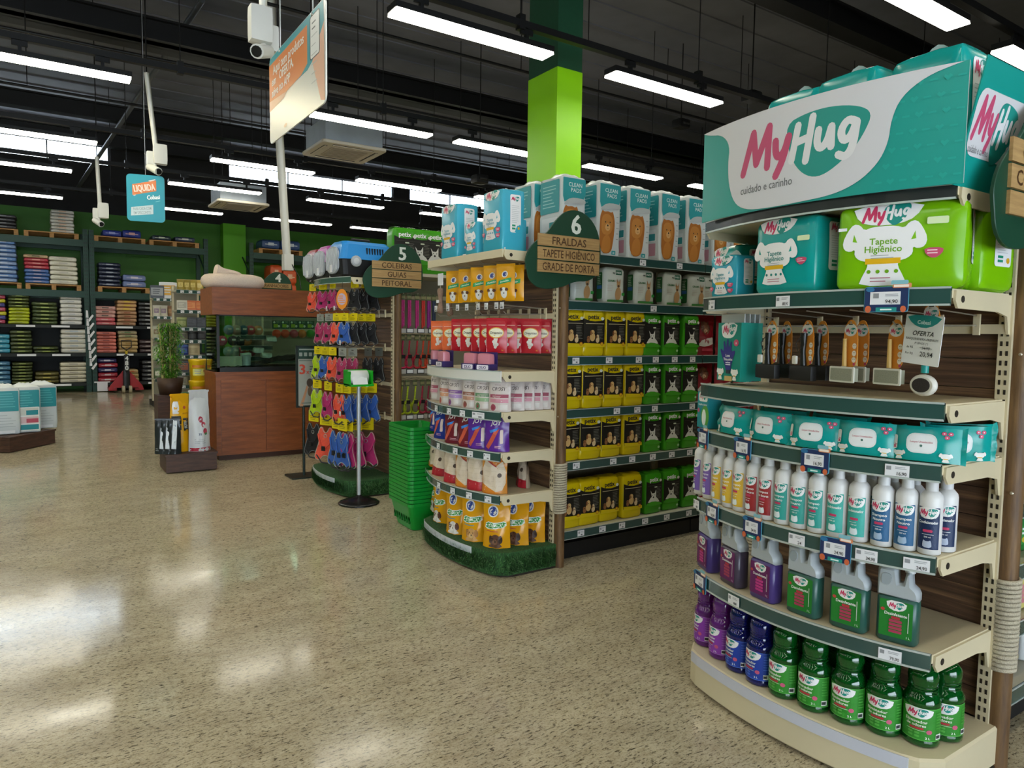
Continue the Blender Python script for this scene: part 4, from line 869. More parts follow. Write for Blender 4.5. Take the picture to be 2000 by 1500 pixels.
# --- pouches
def mk_treat(col, kind, w, h, d, art):
    r = new('treat_pouch'); f = pouch(r, w, h, d, C(col, .25), kind); P = Print()
    if art == 'dental':
        P.ell(0, h*.71, w*.16, w*.16, '#e6e3d6').ell(0, h*.71, w*.11, w*.12, '#2c3f86').poly([(-w*.36, h*.42), (-w*.33, h*.53), (w*.36, h*.62), (w*.34, h*.50)], '#1f9a5c').text('DentaStix', 0, h*.52, h*.07, '#e9f4e6', .02, .2, maxw=w*.6, a=.18)
        P.ell(-w*.02, h*.20, w*.17, h*.15, '#dcdad2').ell(-w*.16, h*.29, w*.08, h*.05, '#5c3522').ell(w*.13, h*.29, w*.09, h*.045, '#5c3522').ell(-w*.02, h*.19, w*.035, h*.02, '#221d1a', 10)
    elif art == 'cat':
        P.ell(0, h*.58, w*.38, h*.155, '#d9a63a').ell(0, h*.58, w*.34, h*.13, '#e6e3cb').text('Dreamies', 0, h*.58, h*.105, '#3a2f28', .02, .2, maxw=w*.6).rect(-w*.4, h*.79, w*.4, h*.805, '#e8c6b8')
        for k in range(6): P.ell(-w*.15+.3*w*random.random(), h*(.17+.22*random.random()), w*.075, h*.05, '#d5d2cc', 10)
        P.poly([(-w*.1, h*.42), (w*.1, h*.42), (w*.03, h*.2), (-w*.06, h*.2)], '#d8d0c6').text('N', w*.3, h*.08, h*.06, '#e0a83a', .02)
    elif art[0] == 'crost':
        c1, c2 = art[1:]; P.rect(-w*.40, h*.04, w*.40, h*.84, '#cfc4bf', .006).text('CROST', 0, h*.66, h*.14, '#3c2b2a', .01, .15, maxw=w*.7).lines(-w*.2, w*.2, h*.78, 1, .01, h*.015, '#8d7b76').rect(-w*.42, h*.40, w*.42, h*.50, c1).rect(-w*.42, h*.26, w*.42, h*.37, c2).lines(-w*.3, w*.3, h*.46, 2, h*.03, h*.01, '#d8c7c2').ell(-w*.24, h*.12, w*.13, h*.10, c1, 14).rect(w*.02, h*.06, w*.38, h*.2, '#d6d1cc').ell(-w*.24, h*.12, w*.06, h*.06, '#8d2f36', 10)
    elif art[0] == 'joy':
        c1 = art[1]; P.text('JOY', -w*.03, h*.78, h*.16, '#e8e2dc', .03, .2, maxw=w*.66).poly([(-w*.45, h*.12), (-w*.1, h*.55), (w*.12, h*.62), (-w*.12, h*.28), (-w*.3, h*.06)], '#c4523a').poly([(-w*.3, h*.57), (w*.1, h*.66), (0, h*.57), (-w*.26, h*.5)], '#2f7fd0').rect(w*.16, h*.22, w*.28, h*.60, '#dcc9c2', .006).lines(-w*.05, w*.35, h*.16, 2, h*.04, h*.015, '#d9a0b0')
    elif art[0] == 'rawhide':
        P.poly(smooth([(-w*.46, h*.10), (-w*.48, h*.85), (0, h*.94), (w*.46, h*.82), (w*.46, h*.12), (0, h*.04)], 1), '#d3c3ad')
        for k in range(5): P.rect(-w*.36, h*(.2+.13*k), w*.4, h*(.205+.13*k), '#b39d84')
        if art[1] == 'red': P.poly([(-w*.46, 0), (w*.46, 0), (w*.46, h*.22), (-w*.46, h*.28)], '#a81f2c')
        else: P.poly([(-w*.47, h*.99), (w*.1, h*.74), (w*.47, h*.96)], '#c9772a').poly([(-w*.47, h*.26), (-w*.47, 0), (w*.3, 0)], '#cf7d22').poly([(-w*.47, h*.94), (w*.1, h*.70), (w*.1, h*.74), (-w*.47, h*.99)], '#a32a24')
        P.ell(w*.25, h*.5, w*.08, h*.06, '#4b3a2e', 12)
    elif art[0] == 'biscuit':
        c1, c2 = art[1:]; P.ell(-w*.12, h*.80, w*.2, w*.2, '#e4e2da').ell(-w*.12, h*.80, w*.15, w*.16, '#24408e').poly(smooth([(-w*.42, h*.40), (-w*.40, h*.58), (0, h*.55), (w*.38, h*.62), (w*.4, h*.47), (0, h*.43)], 1), '#e6ece2').poly(smooth([(-w*.40, h*.42), (-w*.38, h*.565), (0, h*.535), (w*.36, h*.60), (w*.38, h*.48), (0, h*.445)], 1), '#1f8a34').text('BISCROK', -.02*w, h*.505, h*.085, '#eef3ea', .02, .2, maxw=w*.66, a=.05)
        P.poly(smooth([(-w*.24, 0.004), (-w*.2, h*.1), (w*.2, h*.1), (w*.26, .004)], 1), c1).rect(-w*.36, h*.365, w*.1, h*.38, '#2a86a8' if c1 != '#5f4030' else '#b8452f').ell(w*.02, h*.17, w*.2, h*.14, c1).ell(-w*.16, h*.20, w*.07, h*.09, c2).ell(w*.2, h*.20, w*.07, h*.09, c2).ell(0, h*.135, w*.10, h*.055, {'#dcd6cc': '#e8e4dc', '#5f4030': '#7d5a46'}.get(c1, '#dab882')).ell(0, h*.15, w*.035, h*.02, '#1f1a18', 10)
        for sx_ in (-1, 1): P.ell(sx_*w*.08, h*.21, w*.02, h*.013, '#1f1a18', 8)
    printed(r, P, f, 'front_print', .018, .0014)
    if kind == 'hang': MB().box((-w*.48, -.0012, h*.93), (w*.48, .0012, h*.985), C(col, .3)).build('header_seal', r)
    return r
YEL = '#d99a0e'; DEN = Kind(mk_treat, YEL, 'hang', .125, .215, .035, 'dental'); DRR = Kind(mk_treat, '#b5202f', 'hang', .13, .21, .035, 'cat'); DRO = Kind(mk_treat, '#dd6a3e', 'hang', .12, .20, .035, 'cat')
zh1 = at(950, 520, x=2.33).z; zh2 = at(950, 622, x=2.33).z
dpx = [886, 910, 936, 961, 986]; dy = [at(p, 560, x=2.33).y for p in dpx]; dpx2 = [857, 880, 899, 917, 939, 955]; dy2 = [at(p, 660, x=2.34).y for p in dpx2]
hookrail(g6, Y6, zh1+.02, [(y, 2.33) for y in dy], front=2.33); hookrail(g6, Y6, zh2+.02, [(y, 2.33) for y in dy2+[Y6+.17, Y6+.11]], front=2.33)
for i, y in enumerate(dy): DEN.put((2.335, y, zh1-.215), -pi/2+radians((32, 28, 40, 34, 30)[i]), 'yellow dental treat pouch on hook, %s from left' % ORD[i], 'pouch', 'yellow dental treat pouches')
DEN.put((2.39, dy[4]-.015, zh1-.22), -pi/2+radians(30), 'yellow dental treat pouch behind the rightmost one', 'pouch', 'yellow dental treat pouches')
for i, y in enumerate(dy2): (DRO if i < 2 else DRR).put((2.34, y, zh2-.21), -pi/2+radians(38), ('orange cat treat pouch at left end of its row', 'orange cat treat pouch next to the red ones', 'red cat treat pouch, first after the orange', 'red cat treat pouch, second after the orange', 'red cat treat pouch, third after the orange', 'red cat treat pouch, fourth, partly hidden')[i], 'pouch', 'cat treat pouches on hooks')
for i, px in enumerate((970, 990, 1013, 1037, 1057)):
    y = Y6+(.2 if i < 3 else .13); x = at(px, 660, y=y).x; DRR.put((x, y, zh2-.212), -pi/2+radians(42), 'red cat treat pouch in the file at right, %s from front' % ORD[i], 'pouch', 'cat treat pouches on hooks', sc=1.02)
# plush bones on cards at the left end
BONE = M('#8a6f5c', .8, var=.2, scale=60)
def mk_bone():
    r = new('hanging_chew_bone'); MB().lathe([(0, 0), (.02, .003), (.028, .02), (.024, .04), (.017, .06), (.016, .11), (.022, .13), (.026, .15), (.02, .168), (0, .172)], BONE, 12, sy=.8).build('bone', r)
    MB().box((-.035, -.002, .19), (.035, .002, .27), TAG).build('header_card', r); MB().tube([(0, 0, .165), (0, 0, .2)], .002, M('#c9c5b8', .6), 5).build('string', r); MB().box((-.018, -.022, .07), (.018, -.020, .09), TAG).build('price_label', r)
    return r
BN = Kind(mk_bone)
for i, (px, py, x) in enumerate(((860, 612, 2.30), (879, 618, 2.42))): BN.put(at(px, py, x=x), -pi/2, ('brown chew bone hanging under a white card', 'brown chew bone hanging behind the yellow pouches')[i], 'pet toy', 'hanging chew bones')
# small tray boxes
def mk_tray():
    r = new('sachet_box'); w, d, h = .11, .08, .11; m = C('#352a63', .35)
    MB().box((-w/2, -d/2, 0), (w/2, d/2, h*.35), m).box((-w/2, d/2-.006, 0), (w/2, d/2, h), m).build('carton', r); MB().rbox((w*.86, d*.7, h*.9), .012, C('#c9808f', .25), (0, -.005, .004), 3, wr=.004).build('sachets', r)
    P = Print().rect(-w*.4, h*.05, w*.4, h*.3, '#e2dce6', .006).text('DUO', 0, h*.17, h*.22, '#352a63', .03, maxw=w*.5); printed(r, P, flat(-d/2), 'front_print', 1, .0006); return r
TB = Kind(mk_tray)
for i, px in enumerate((851, 868, 922, 950)): put6(TB, px, zA+.002, 'small violet sachet display box, %s from left' % ORD[i], 'box', 'violet sachet boxes', .06, 6)
# crost
CR = {k: Kind(mk_treat, '#c9bdb8', 'stand', .145, .205, .06, ('crost',)+v) for k, v in {'pink': ('#9c4a5e', '#c98a9a'), 'orange': ('#b5614a', '#d09a78'), 'violet': ('#7d4f96', '#a98ac0'), 'brown': ('#8d5a48', '#b88a74'), 'green': ('#5f8a64', '#8fae86')}.items()}
for kd, px in (('pink', 851), ('orange', 872), ('violet', 891), ('brown', 921), ('green', 946), ('pink', 976)):
    put6(CR[kd], px, zB+.002, 'pale treat pouch with %s band on curved shelf front%s' % (kd, ' at right' if px == 976 else ' at left' if px == 851 else ''), 'pouch', 'pale treat pouches', .055, 18)
for i, px in enumerate((1004, 1024, 1040, 1056)):
    y = Y6+.12; CR['pink'].put((at(px, 790, y=y).x, y, zB+.002), -pi/2+radians(30), 'pale treat pouch with pink band, %s behind the front one' % ORD[i], 'pouch', 'pale treat pouches')
JY = {k: Kind(mk_treat, v, 'lean', .155, .22, .07, ('joy', v)) for k, v in {'blue': '#24348c', 'maroon': '#6d1f2e', 'purple': '#5c2a8f'}.items()}
for kd, px, lb in (('blue', 843, 'blue sausage treat bag at far left'), ('blue', 862, 'blue sausage treat bag beside the maroon ones'), ('maroon', 887, 'maroon sausage treat bag, left of the pair'), ('maroon', 915, 'maroon sausage treat bag, right of the pair'), ('purple', 936, 'purple sausage treat bag next to the maroon pair'), ('purple', 971, 'purple sausage treat bag alone at shelf corner')):
    put6(JY[kd], px, zC+.002, lb, 'bag', 'sausage treat bags', .06, 24)
RH = {k: Kind(mk_treat, v, 'lean', .165, .225, .08, ('rawhide', k)) for k, v in {'orange': '#c8863a', 'red': '#b3a08c'}.items()}
for i, (kd, px) in enumerate((('orange', 834), ('red', 859), ('red', 885), ('orange', 910), ('red', 934), ('orange', 966))): put6(RH[kd], px, zD+.002, 'rawhide chip bag with %s trim, %s from left' % (kd, ORD[i]), 'bag', 'rawhide chip bags', .06, 20)
RH['red'].put((at(1022, 940, y=Y6+.2).x, Y6+.2, zD+.002), -pi/2-.3, 'rawhide chip bag standing alone deep in shade', 'bag', 'rawhide chip bags')
BI = {k: Kind(mk_treat, YEL, 'stand', .175, .275, .085, ('biscuit',)+v) for k, v in {'white': ('#dcd6cc', '#5a3522'), 'golden': ('#c99a62', '#a8763f'), 'brown': ('#5f4030', '#38241b')}.items()}
for i, (kd, px) in enumerate((('white', 842), ('white', 862), ('white', 892), ('golden', 926), ('brown', 970))): put6(BI[kd], px, .152, 'yellow biscuit bag picturing a %s dog, %s from left on turf base' % (kd, ORD[i]), 'bag', 'yellow dog biscuit bags', .085, 24)
for i, px in enumerate((1008, 1040)): BI['brown'].put((at(px, 1060, y=Y6+.13).x, Y6+.13, .152), -pi/2+radians(30), 'yellow biscuit bag picturing a brown dog, %s behind the corner one' % ORD[i], 'bag', 'yellow dog biscuit bags')
aisle_sign(Y6, '6', ['FRALDAS', 'TAPETE HIGIÊNICO', 'GRADE DE PORTA'], at(1103, 553, y=Y6-.045), .57, 'green aisle board listing nappies, pads and door gates, numbered 6')
# ------------------------------------------------------------------ long side of gondola 6
def gondola_side(y, x0, x1, zs, label, depth=.46, back=2.0):
    r = thing('gondola', label, 'shelf unit', ((x0+x1)/2, y+.46, 0))
    MB().box((x0, y+.45, .1), (x1, y+.48, back), M('#8f8a78', .6)).build('back_panel', r, 'world'); MB().box((x0, y+.06, 0), (x1, y+.9, .1), M('#15171a', .5)).build('kick', r, 'world')
    for z in zs:
        s = MB().box((x0, y, z-.025), (x1, y+.45, z), M('#b9b49f', .45)).build('shelf', r, 'world'); s['_loc'] = (0, 0, 0)
        MB().box((x0, y-.008, z-.05), (x1, y, z+.002), RAIL).box((x0, y-.01, z-.054), (x1, y-.006, z-.05), EDGE).box((x0, y-.01, z+.0), (x1, y-.006, z+.004), EDGE).build('price_rail', s)
    for x in (x0, x1-.03): MB().box((x, y+.44, 0), (x+.03, y+.5, back), CREAM).build('upright', r, 'world')
    return r
XS = 2.745; XE = 4.0; zs6 = [.20, .645, .98, 1.317, 1.664, 1.967]
gs = gondola_side(3.50, XS, XE, zs6, 'long side of gondola 6 stacked with nappy and pad packs'); gs2 = gondola_side(3.50, XE+.01, XE+1.3, zs6, 'further bay of gondola 6 with red bags behind the front display')
def flat_tag(parent, x, y, z, w=.055):
    q = MB().box((x-w/2, y-.0105, z-.044), (x+w/2, y-.0095, z-.006), TAG); Print().lines(-.005, .022, .012, 2, .006, .0025, '#9ea0a6').rect(-.022, -.002, -.01, .013, '#8b8d92').rect(-.002, -.014, .012, -.005, '#6a6c72').into(q, lambda a, b, e: (x+a, y-.0105-e, z-.025+b), edge=1); q.build('price_tag', parent)
SHV = [c for c in kids(gs) if c.name.startswith('shelf')]
for s, zz, pxs in zip(SHV, zs6, ((1135, 1177, 1215, 1260, 1302, 1345), (1126, 1198, 1235, 1275, 1312, 1347), (1205, 1245, 1279, 1352), (1125, 1190, 1248, 1281, 1318, 1353), (1277,), (1256, 1328))):
    for px in pxs: flat_tag(s, at(px, pr((3.2, 3.49, zz))[1], y=3.49).x, 3.5, zz)
def mk_petix(col, band, dogs):
    r = new('nappy_pack'); w, d, h = .172, .12, .295; MB().rbox((w, d, h), .018, C(col, .26), n=8, bulge=(.003, .009, .008), wr=.004, seed=2).build('wrapped_pack', r)
    sf = lambda x, z, e: (x, -d/2-.009*(1-min(1, abs(2*x/w))**2)*(1-min(1, abs(2*z/h-1))**2)-e-.0015, z); P = Print(); x1 = w*.488
    P.poly([(-x1, h*.82), (-w*.28, h*.775), (0, h*.76), (w*.28, h*.775), (x1, h*.82), (x1, h*.22), (-x1, h*.22)], '#14120e').text('petix', -w*.04, h*.86, h*.15, '#1c1a12' if dogs else '#e9ece6', .03, maxw=w*.60).ell(w*.37, h*.82, w*.08, h*.035, '#d8dccb', 12)
    P.lines(w*.10, w*.44, h*.66, 9, h*.034, h*.012, '#6b6a63').rect(-w*.42, h*.705, w*.44, h*.715, band)
    if dogs:
        for x, z, s, c in ((-.12, .42, 1.1, '#c9a36a'), (.12, .36, .8, '#d5bb92'), (-.3, .35, .65, '#8d5f38')): P.ell(w*x, h*z, w*.11*s, h*.085*s, c).ell(w*x, h*(z+.09*s), w*.08*s, h*.05*s, c).ell(w*(x-.07*s), h*(z+.08*s), w*.035*s, h*.05*s, '#7d4f2c', 10).ell(w*x, h*(z+.075*s), w*.02, h*.012, '#201a16', 8)
        P.poly([(-x1, h*.2), (-x1, h*.29), (x1, h*.27), (x1, h*.2)], col).ell(w*.34, h*.27, w*.085, h*.04, '#b5642a', 12).ell(w*.34, h*.27, w*.05, h*.024, col, 10)
    else:
        P.poly([(-w*.40, h*.30), (-w*.28, h*.40), (-w*.20, h*.44), (-w*.28, h*.60), (-w*.18, h*.52), (-w*.04, h*.52), (w*.06, h*.61), (w*.06, h*.42), (w*.2, h*.36), (w*.3, h*.29)], '#d6d5ce').ell(-w*.10, h*.42, w*.045, h*.022, '#232320', 10).ell(-w*.16, h*.475, w*.02, h*.012, '#232320', 8).ell(-w*.02, h*.475, w*.02, h*.012, '#232320', 8).poly(smooth([(-x1, h*.2), (-x1, h*.27), (-w*.1, h*.33), (x1, h*.25), (x1, h*.2)], 1), col).rect(-w*.05, h*.655, w*.12, h*.685, '#cfd8c0', .003).ell(w*.33, h*.12, w*.07, h*.03, '#9cc98a', 12)
    printed(r, P, sf, 'front_print', .02, .001)
    MB().grid(lambda u, v: ((u-.5)*w*.9, (v-.5)*d*.8, h+.004+.012*sin(pi*v)*(.6+.4*sin(u*9))), 5, 4, C(col, .25)).build('folded_top', r)
    return r
PY = Kind(mk_petix, '#d2ba08', '#d8c9a0', True); PG = Kind(mk_petix, '#3f9a1c', '#3a3a34', False)
rn = ('bottom shelf', 'second shelf up', 'third shelf up', 'fourth shelf up')
for ri, zz in enumerate(zs6[:4]):
    yy = 3.575 if ri else 3.60
    for i, px in enumerate(((1112, 1150, 1190, 1232), (1112, 1152, 1192, 1233), (1112, 1155, 1195, 1235), (1118, 1157, 1200, 1238))[ri]):
        x = at(px, pr((3.2, yy-.05, zz+.1))[1], y=yy-.05).x; PY.put((x, yy+random.uniform(-.01, .012), zz+.002), radians(random.uniform(-3, 3)), 'yellow and black nappy pack, %s from left, %s' % (ORD[i], rn[ri]), 'pack', 'yellow nappy packs', sc=(1, 1, 1.0))
    for i, px in enumerate((1274, 1311, 1347)):
        x = at(px, pr((3.2, yy-.05, zz+.1))[1], y=yy-.05).x; PG.put((x, yy+random.uniform(-.01, .01), zz+.002), radians(random.uniform(-3, 3)), 'green and black nappy pack, %s from left, %s' % (ORD[i], rn[ri]), 'pack', 'green nappy packs', sc=(.92, 1, .97))
def mk_grama():
    r = new('pad_bag'); w, d, h = .17, .10, .235
    MB().rbox((w, d, h), .03, C('#c6cbc2', .25), n=8, bulge=(.004, .012, .006), wr=.005, seed=5).build('wrapped_bag', r)
    sf = lambda x, z, e: (x, -d/2-.012*(1-min(1, abs(2*x/w))**2)*(1-min(1, abs(2*z/h-1))**2)-e-.002, z); P = Print()
    P.rect(-w*.02, h*.79, w*.28, h*.92, '#1b5c43', .004).text('PADS', w*.13, h*.855, h*.07, '#e3e8e2', .02, maxw=w*.24).text('My', -w*.1, h*.84, h*.07, '#22362c', .02).text('GRAMA', -w*.22, h*.62, h*.08, '#2c6a3c', .02, maxw=w*.34)
    P.ell(w*.10, h*.26, w*.15, h*.19, '#b08a5e').ell(w*.10, h*.52, w*.09, h*.09, '#b08a5e').poly([(w*.0, h*.56), (w*.02, h*.70), (w*.08, h*.58)], '#a57d55').poly([(w*.13, h*.58), (w*.19, h*.70), (w*.2, h*.55)], '#a57d55').ell(w*.10, h*.48, w*.05, h*.035, '#4a382c', 10).rect(w*.28, h*.22, w*.44, h*.30, '#2f8a3c', .003).rect(-w*.40, h*.04, w*.40, h*.10, '#3c7a3a', .006).lines(-w*.42, -w*.15, h*.5, 4, h*.05, h*.012, '#b6a9a0')
    printed(r, P, sf, 'front_print', .02, .001)
    S = Print().rect(-d*.3, h*.12, d*.3, h*.86, '#2f6a3a', .01).rect(-d*.25, h*.4, d*.25, h*.5, '#3f6fae').lines(-d*.2, d*.2, h*.8, 6, h*.05, h*.02, '#b9c9b4'); printed(r, S, lambda x, z, e: (-(w/2+.005+e), -x, z), 'side_print', .02, .001)
    return r
GR = Kind(mk_grama)
for i, px in enumerate((1138, 1199, 1258, 1314, 1362)): GR.put((at(px, 560, y=3.55).x, 3.585, zs6[4]+.002), radians(-4), 'white grass pad bag picturing a small dog, %s from left' % ORD[i], 'bag', 'white grass pad bags')
def mk_clean():
    r = new('pad_bale'); w, d, h = .19, .235, .47
    MB().rbox((w, d, h), .018, C('#c9cfce', .25), n=8, bulge=(.004, .006, .0), wr=.004, seed=8).build('wrapped_bale', r)
    sf = lambda x, z, e: (x, -d/2-.006*(1-min(1, abs(2*x/w))**2)*(1-min(1, abs(2*z/h-1))**2)-e-.0015, z); P = Print(); x1 = w*.47
    P.poly(smooth([(-x1, h*.64), (-x1, h*.965), (-x1*.95, h*.97), (x1*.95, h*.97), (x1, h*.965), (x1, h*.71), (w*.1, h*.70), (-w*.25, h*.68)], 1), '#1f8d92').poly(smooth([(-x1, h*.60), (-w*.3, h*.69), (w*.0, h*.72), (x1, h*.71), (x1, h*.64), (-w*.1, h*.64)], 1), '#aeb3b2').text('CLEAN', w*.03, h*.885, h*.075, '#dfe8e6', .0, maxw=w*.62).text('PADS', w*.06, h*.815, h*.075, '#dfe8e6', .0, maxw=w*.5)
    P.poly(smooth([(-x1, h*.03), (-x1, h*.50), (-w*.42, h*.57), (-w*.36, h*.615), (-w*.28, h*.59), (-w*.12, h*.605), (w*.02, h*.585), (w*.08, h*.61), (w*.14, h*.56), (w*.20, h*.46), (w*.18, h*.33), (w*.14, h*.2), (w*.06, h*.03)], 2), '#a3621f').poly(smooth([(-w*.40, h*.30), (-w*.40, h*.50), (-w*.28, h*.565), (-w*.02, h*.56), (w*.12, h*.48), (w*.08, h*.34), (-w*.12, h*.27)], 2), '#b87a34').poly(smooth([(-w*.40, h*.04), (-w*.34, h*.24), (-w*.12, h*.30), (w*.04, h*.22), (w*.0, h*.04)], 2), '#b5752f')
    P.ell(-w*.13, h*.385, w*.11, h*.05, '#d0a068').ell(-w*.13, h*.41, w*.035, h*.014, '#2b1c14', 10).ell(-w*.23, h*.455, w*.025, h*.011, '#2b1c14', 8).ell(-w*.03, h*.455, w*.025, h*.011, '#2b1c14', 8).rect(-w*.17, h*.368, -w*.09, h*.373, '#5a3418')
    P.lines(w*.26, w*.40, h*.54, 5, h*.075, h*.01, '#8f9492').rect(w*.08, h*.02, w*.26, h*.075, '#1f8d92', .003).text('30', w*.17, h*.045, h*.035, '#dfe8e6', .02)
    printed(r, P, sf, 'front_print', .03, .001)
    S = Print().rect(-d*.42, h*.52, d*.42, h*.95, '#1f8d92', .01).rect(-d*.42, h*.04, d*.42, h*.50, '#c9cfce', .01).rect(-d*.34, h*.29, d*.34, h*.46, '#dcdfe0', .004).rect(0, h*.30, d*.32, h*.40, '#1f8d92', .004).rect(-d*.34, h*.08, d*.34, h*.26, '#c08a98', .004).rect(-d*.3, h*.1, d*.0, h*.22, '#dcd3d6', .004).lines(-d*.3, d*.3, h*.88, 7, h*.045, h*.012, '#8fc6c6')
    for sg in (-1, 1): printed(r, S, lambda x, z, e, sg=sg: (sg*(w/2+.0055+e), sg*x, z), 'side_print', .03, .001)
    random.seed(4); MB().grid(lambda u, v: ((u-.5)*w*.96+.006*sin(v*11), (v-.5)*d*.94, h-.012+.05*(sin(pi*u)*sin(pi*v))**.6*(.75+.5*noise.noise(Vector((u*5, v*6, 1))))), 10, 10, C('#d2d8d7', .3)).build('gathered_top', r)
    return r
CP = Kind(mk_clean)
for i, px in enumerate((1120, 1190, 1250, 1308, 1362, 1412)): CP.put((at(px, 430, y=3.52).x, 3.635, zs6[5]+.002), radians((0, 1, -2, 2, -1, 0)[i]), 'tall teal-topped pad bale with orange dog, %s from left' % ORD[i], 'pack', 'tall teal-topped pad bales')
CP.put((at(1120, 430, y=3.52).x-.02, 3.91, zs6[5]+.002), 0, 'tall teal-topped pad bale seen from its side at the rear', 'pack', 'tall teal-topped pad bales')
CP.put((at(1190, 430, y=3.52).x-.02, 3.90, zs6[5]+.002), 0, 'tall teal-topped pad bale in the rear row, mostly hidden', 'pack', 'tall teal-topped pad bales', sc=(1, 1, 1.02))
# red bags in the next bay
def mk_red():
    r = new('pet_food_bag'); f = pouch(r, .2, .30, .09, C('#8f1826', .3), 'stand'); P = Print().poly(smooth([(-.09, .07), (-.06, .12), (.09, .135), (.09, .095), (-.03, .06)], 1), '#d8d0cc').text('Fe', -.02, .105, .05, '#9c1a2a', .03, .2).ell(-.02, .2, .04, .05, '#7d4f35').ell(-.05, .215, .016, .035, '#5a3322').ell(.02, .215, .016, .035, '#5a3322').ell(-.02, .18, .018, .015, '#c9a98c').rect(-.06, .03, .06, .05, '#b5394a', .004); printed(r, P, f, 'front_print', .02, .0014); return r
RB = Kind(mk_red); n = 0
for ri, zz in enumerate(zs6[:4]):
    for k in range(5): RB.put((XE+.14+.22*k, 3.60, zz+.002), 0, 'red dog food bag, %s from left in its bay, %s' % (ORD[k], rn[ri]), 'bag', 'red dog food bags')

for i in range(5): GR.put((XE+.12+.23*i, 3.585, zs6[4]+.002), radians(-3), 'white grass pad bag in the further bay, %s from left' % ORD[i], 'bag', 'grass pad bags in the further bay'); CP.put((XE+.42+.2*i, 3.635, zs6[5]+.002), 0, 'tall teal-topped pad bale in the further bay, %s from left' % ORD[i], 'pack', 'teal-topped bales in the further bay')
# ================================================================== gondola 5: harnesses
Y5 = 5.857
g5 = gondola_end(Y5, 'turf based shelf end hung with pet harnesses under the board numbered 5', 'grass', None, 2.0, top_post=2.12)
zT5 = at(690, 541, y=Y5+.03).z
shelf(g5, Y5, zT5, rail=M('#4a6a60', .2, .3))
CARD = C('#d8c40e', .4); BUK = M('#1b1b1d', .4); TRIM = M('#9aa0a0', .5)
def mk_harness(col, card='#d8c40e', shape=0):
    r = new('pet_harness'); m = M(col, .75, var=.12, scale=60); rim = M('#a8a898' if col != '#1c1d20' else '#74787a', .6)
    q = MB().prism(rrect(-.045, .215, .045, .285, .006), -.002, .002, C(card, .4), 'y'); Print().rect(-.012, .262, .012, .268, '#2d2a12', .002).lines(-.03, .03, .25, 3, .01, .004, '#8f8412' if card == '#d8c40e' else '#555555').into(q, flat(-.002), edge=1); q.build('header_card', r)
    body = smooth([(-.03, .215), (-.06, .16), (-.045, .12), (-.075, .05), (-.085, .01), (-.05, -.005), (-.02, .03), (.02, .03), (.055, .0), (.08, .02), (.06, .07), (.045, .12), (.06, .16), (.035, .215), (.012, .17), (-.012, .17)], 2)
    MB().prism(body, -.009, .009, m, 'y', .003, True).build('vest', r); MB().tube([(x, -.009, z) for x, z in body], .0022, rim, 4, closed=True).build('piping', r)
    MB().tube([(-.055, -.012, .16), (-.03, -.03, .10), (.0, -.036, .075), (.035, -.03, .1), (.058, -.012, .16)], .0055, m, 5).tube([(-.07, -.006, .03), (-.02, -.03, -.01), (.03, -.03, -.012), (.07, -.006, .02)], .005, M('#2b2c30', .6), 5).build('strap', r)
    MB().box((-.012, -.046, .062), (.012, -.034, .09), BUK).build('buckle', r); MB().tube([(.01*cos(a), -.012, .15+.011*sin(a)) for a in [2*pi*k/12 for k in range(12)]], .0018, M('#b9bcc0', .3, .9), 5, closed=True).build('ring', r)
    return r
HC = {'coral': '#e0553f', 'pink': '#b02a6a', 'black': '#1c1d20', 'blue': '#2f5aa8', 'lime': '#a9c414', 'grey-carded pink': '#a8325f'}
HK = {k: Kind(mk_harness, v, '#d8c40e' if k != 'grey-carded pink' else '#8d9088') for k, v in HC.items()}
HK['black-grey'] = Kind(mk_harness, '#1c1d20', '#5a5c58')
rows5 = [(549, 606, [('coral', 611), ('pink', 631), ('pink', 650), ('black', 693), ('black', 712), ('black', 730)]), (612, 672, [('grey-carded pink', 626), ('grey-carded pink', 643), ('coral', 658), ('blue', 673), ('black', 690), ('black', 707), ('black', 724)]), (678, 743, [('lime', 622), ('blue', 635), ('coral', 650), ('grey-carded pink', 669), ('grey-carded pink', 689), ('black-grey', 719), ('black-grey', 740)]),
         (746, 820, [('lime', 620), ('pink', 641), ('coral', 663), ('blue', 677), ('blue', 693), ('blue', 709), ('blue', 725)]), (812, 905, [('black', 613), ('coral', 637), ('blue', 658), ('blue', 669), ('pink', 679), ('pink', 694), ('pink', 716)])]
rname = ('top row', 'second row', 'third row', 'fourth row', 'lowest row')
for ri, (yt, yb, items) in enumerate(rows5):
    zt = at(640, yt, x=2.2).z; zb = at(640, yb, x=2.2).z; sc = (zt-zb)/.285; hooks = []; cnt = {}
    for i, (kd, px) in enumerate(items):
        xx = 2.24; y = at(px, (yt+yb)/2, x=xx).y
        if y < Y5+.13:
            y = Y5+.13+.02*(i % 2); xx = at(px, (yt+yb)/2, y=y).x
        if y > Y5+.93: y = Y5+.93; xx = max(2.1, at(px, (yt+yb)/2, y=y).x)
        if xx < 2.26: hooks.append((y, xx-.01))
        c = kd.split('-')[-1] if 'carded' not in kd else 'pink'; cnt[c] = cnt.get(c, 0)+1
        HK[kd].put((xx, y, zt-.285*sc), -pi/2+radians(25+random.uniform(-15, 18)), '%s pet harness, %s of that colour from left, %s' % (c, ORD[cnt[c]-1], rname[ri]), 'harness', 'pet harnesses on hooks', sc=(sc*1.05, 1, sc))
    hookrail(g5, Y5, zt-.01, hooks)
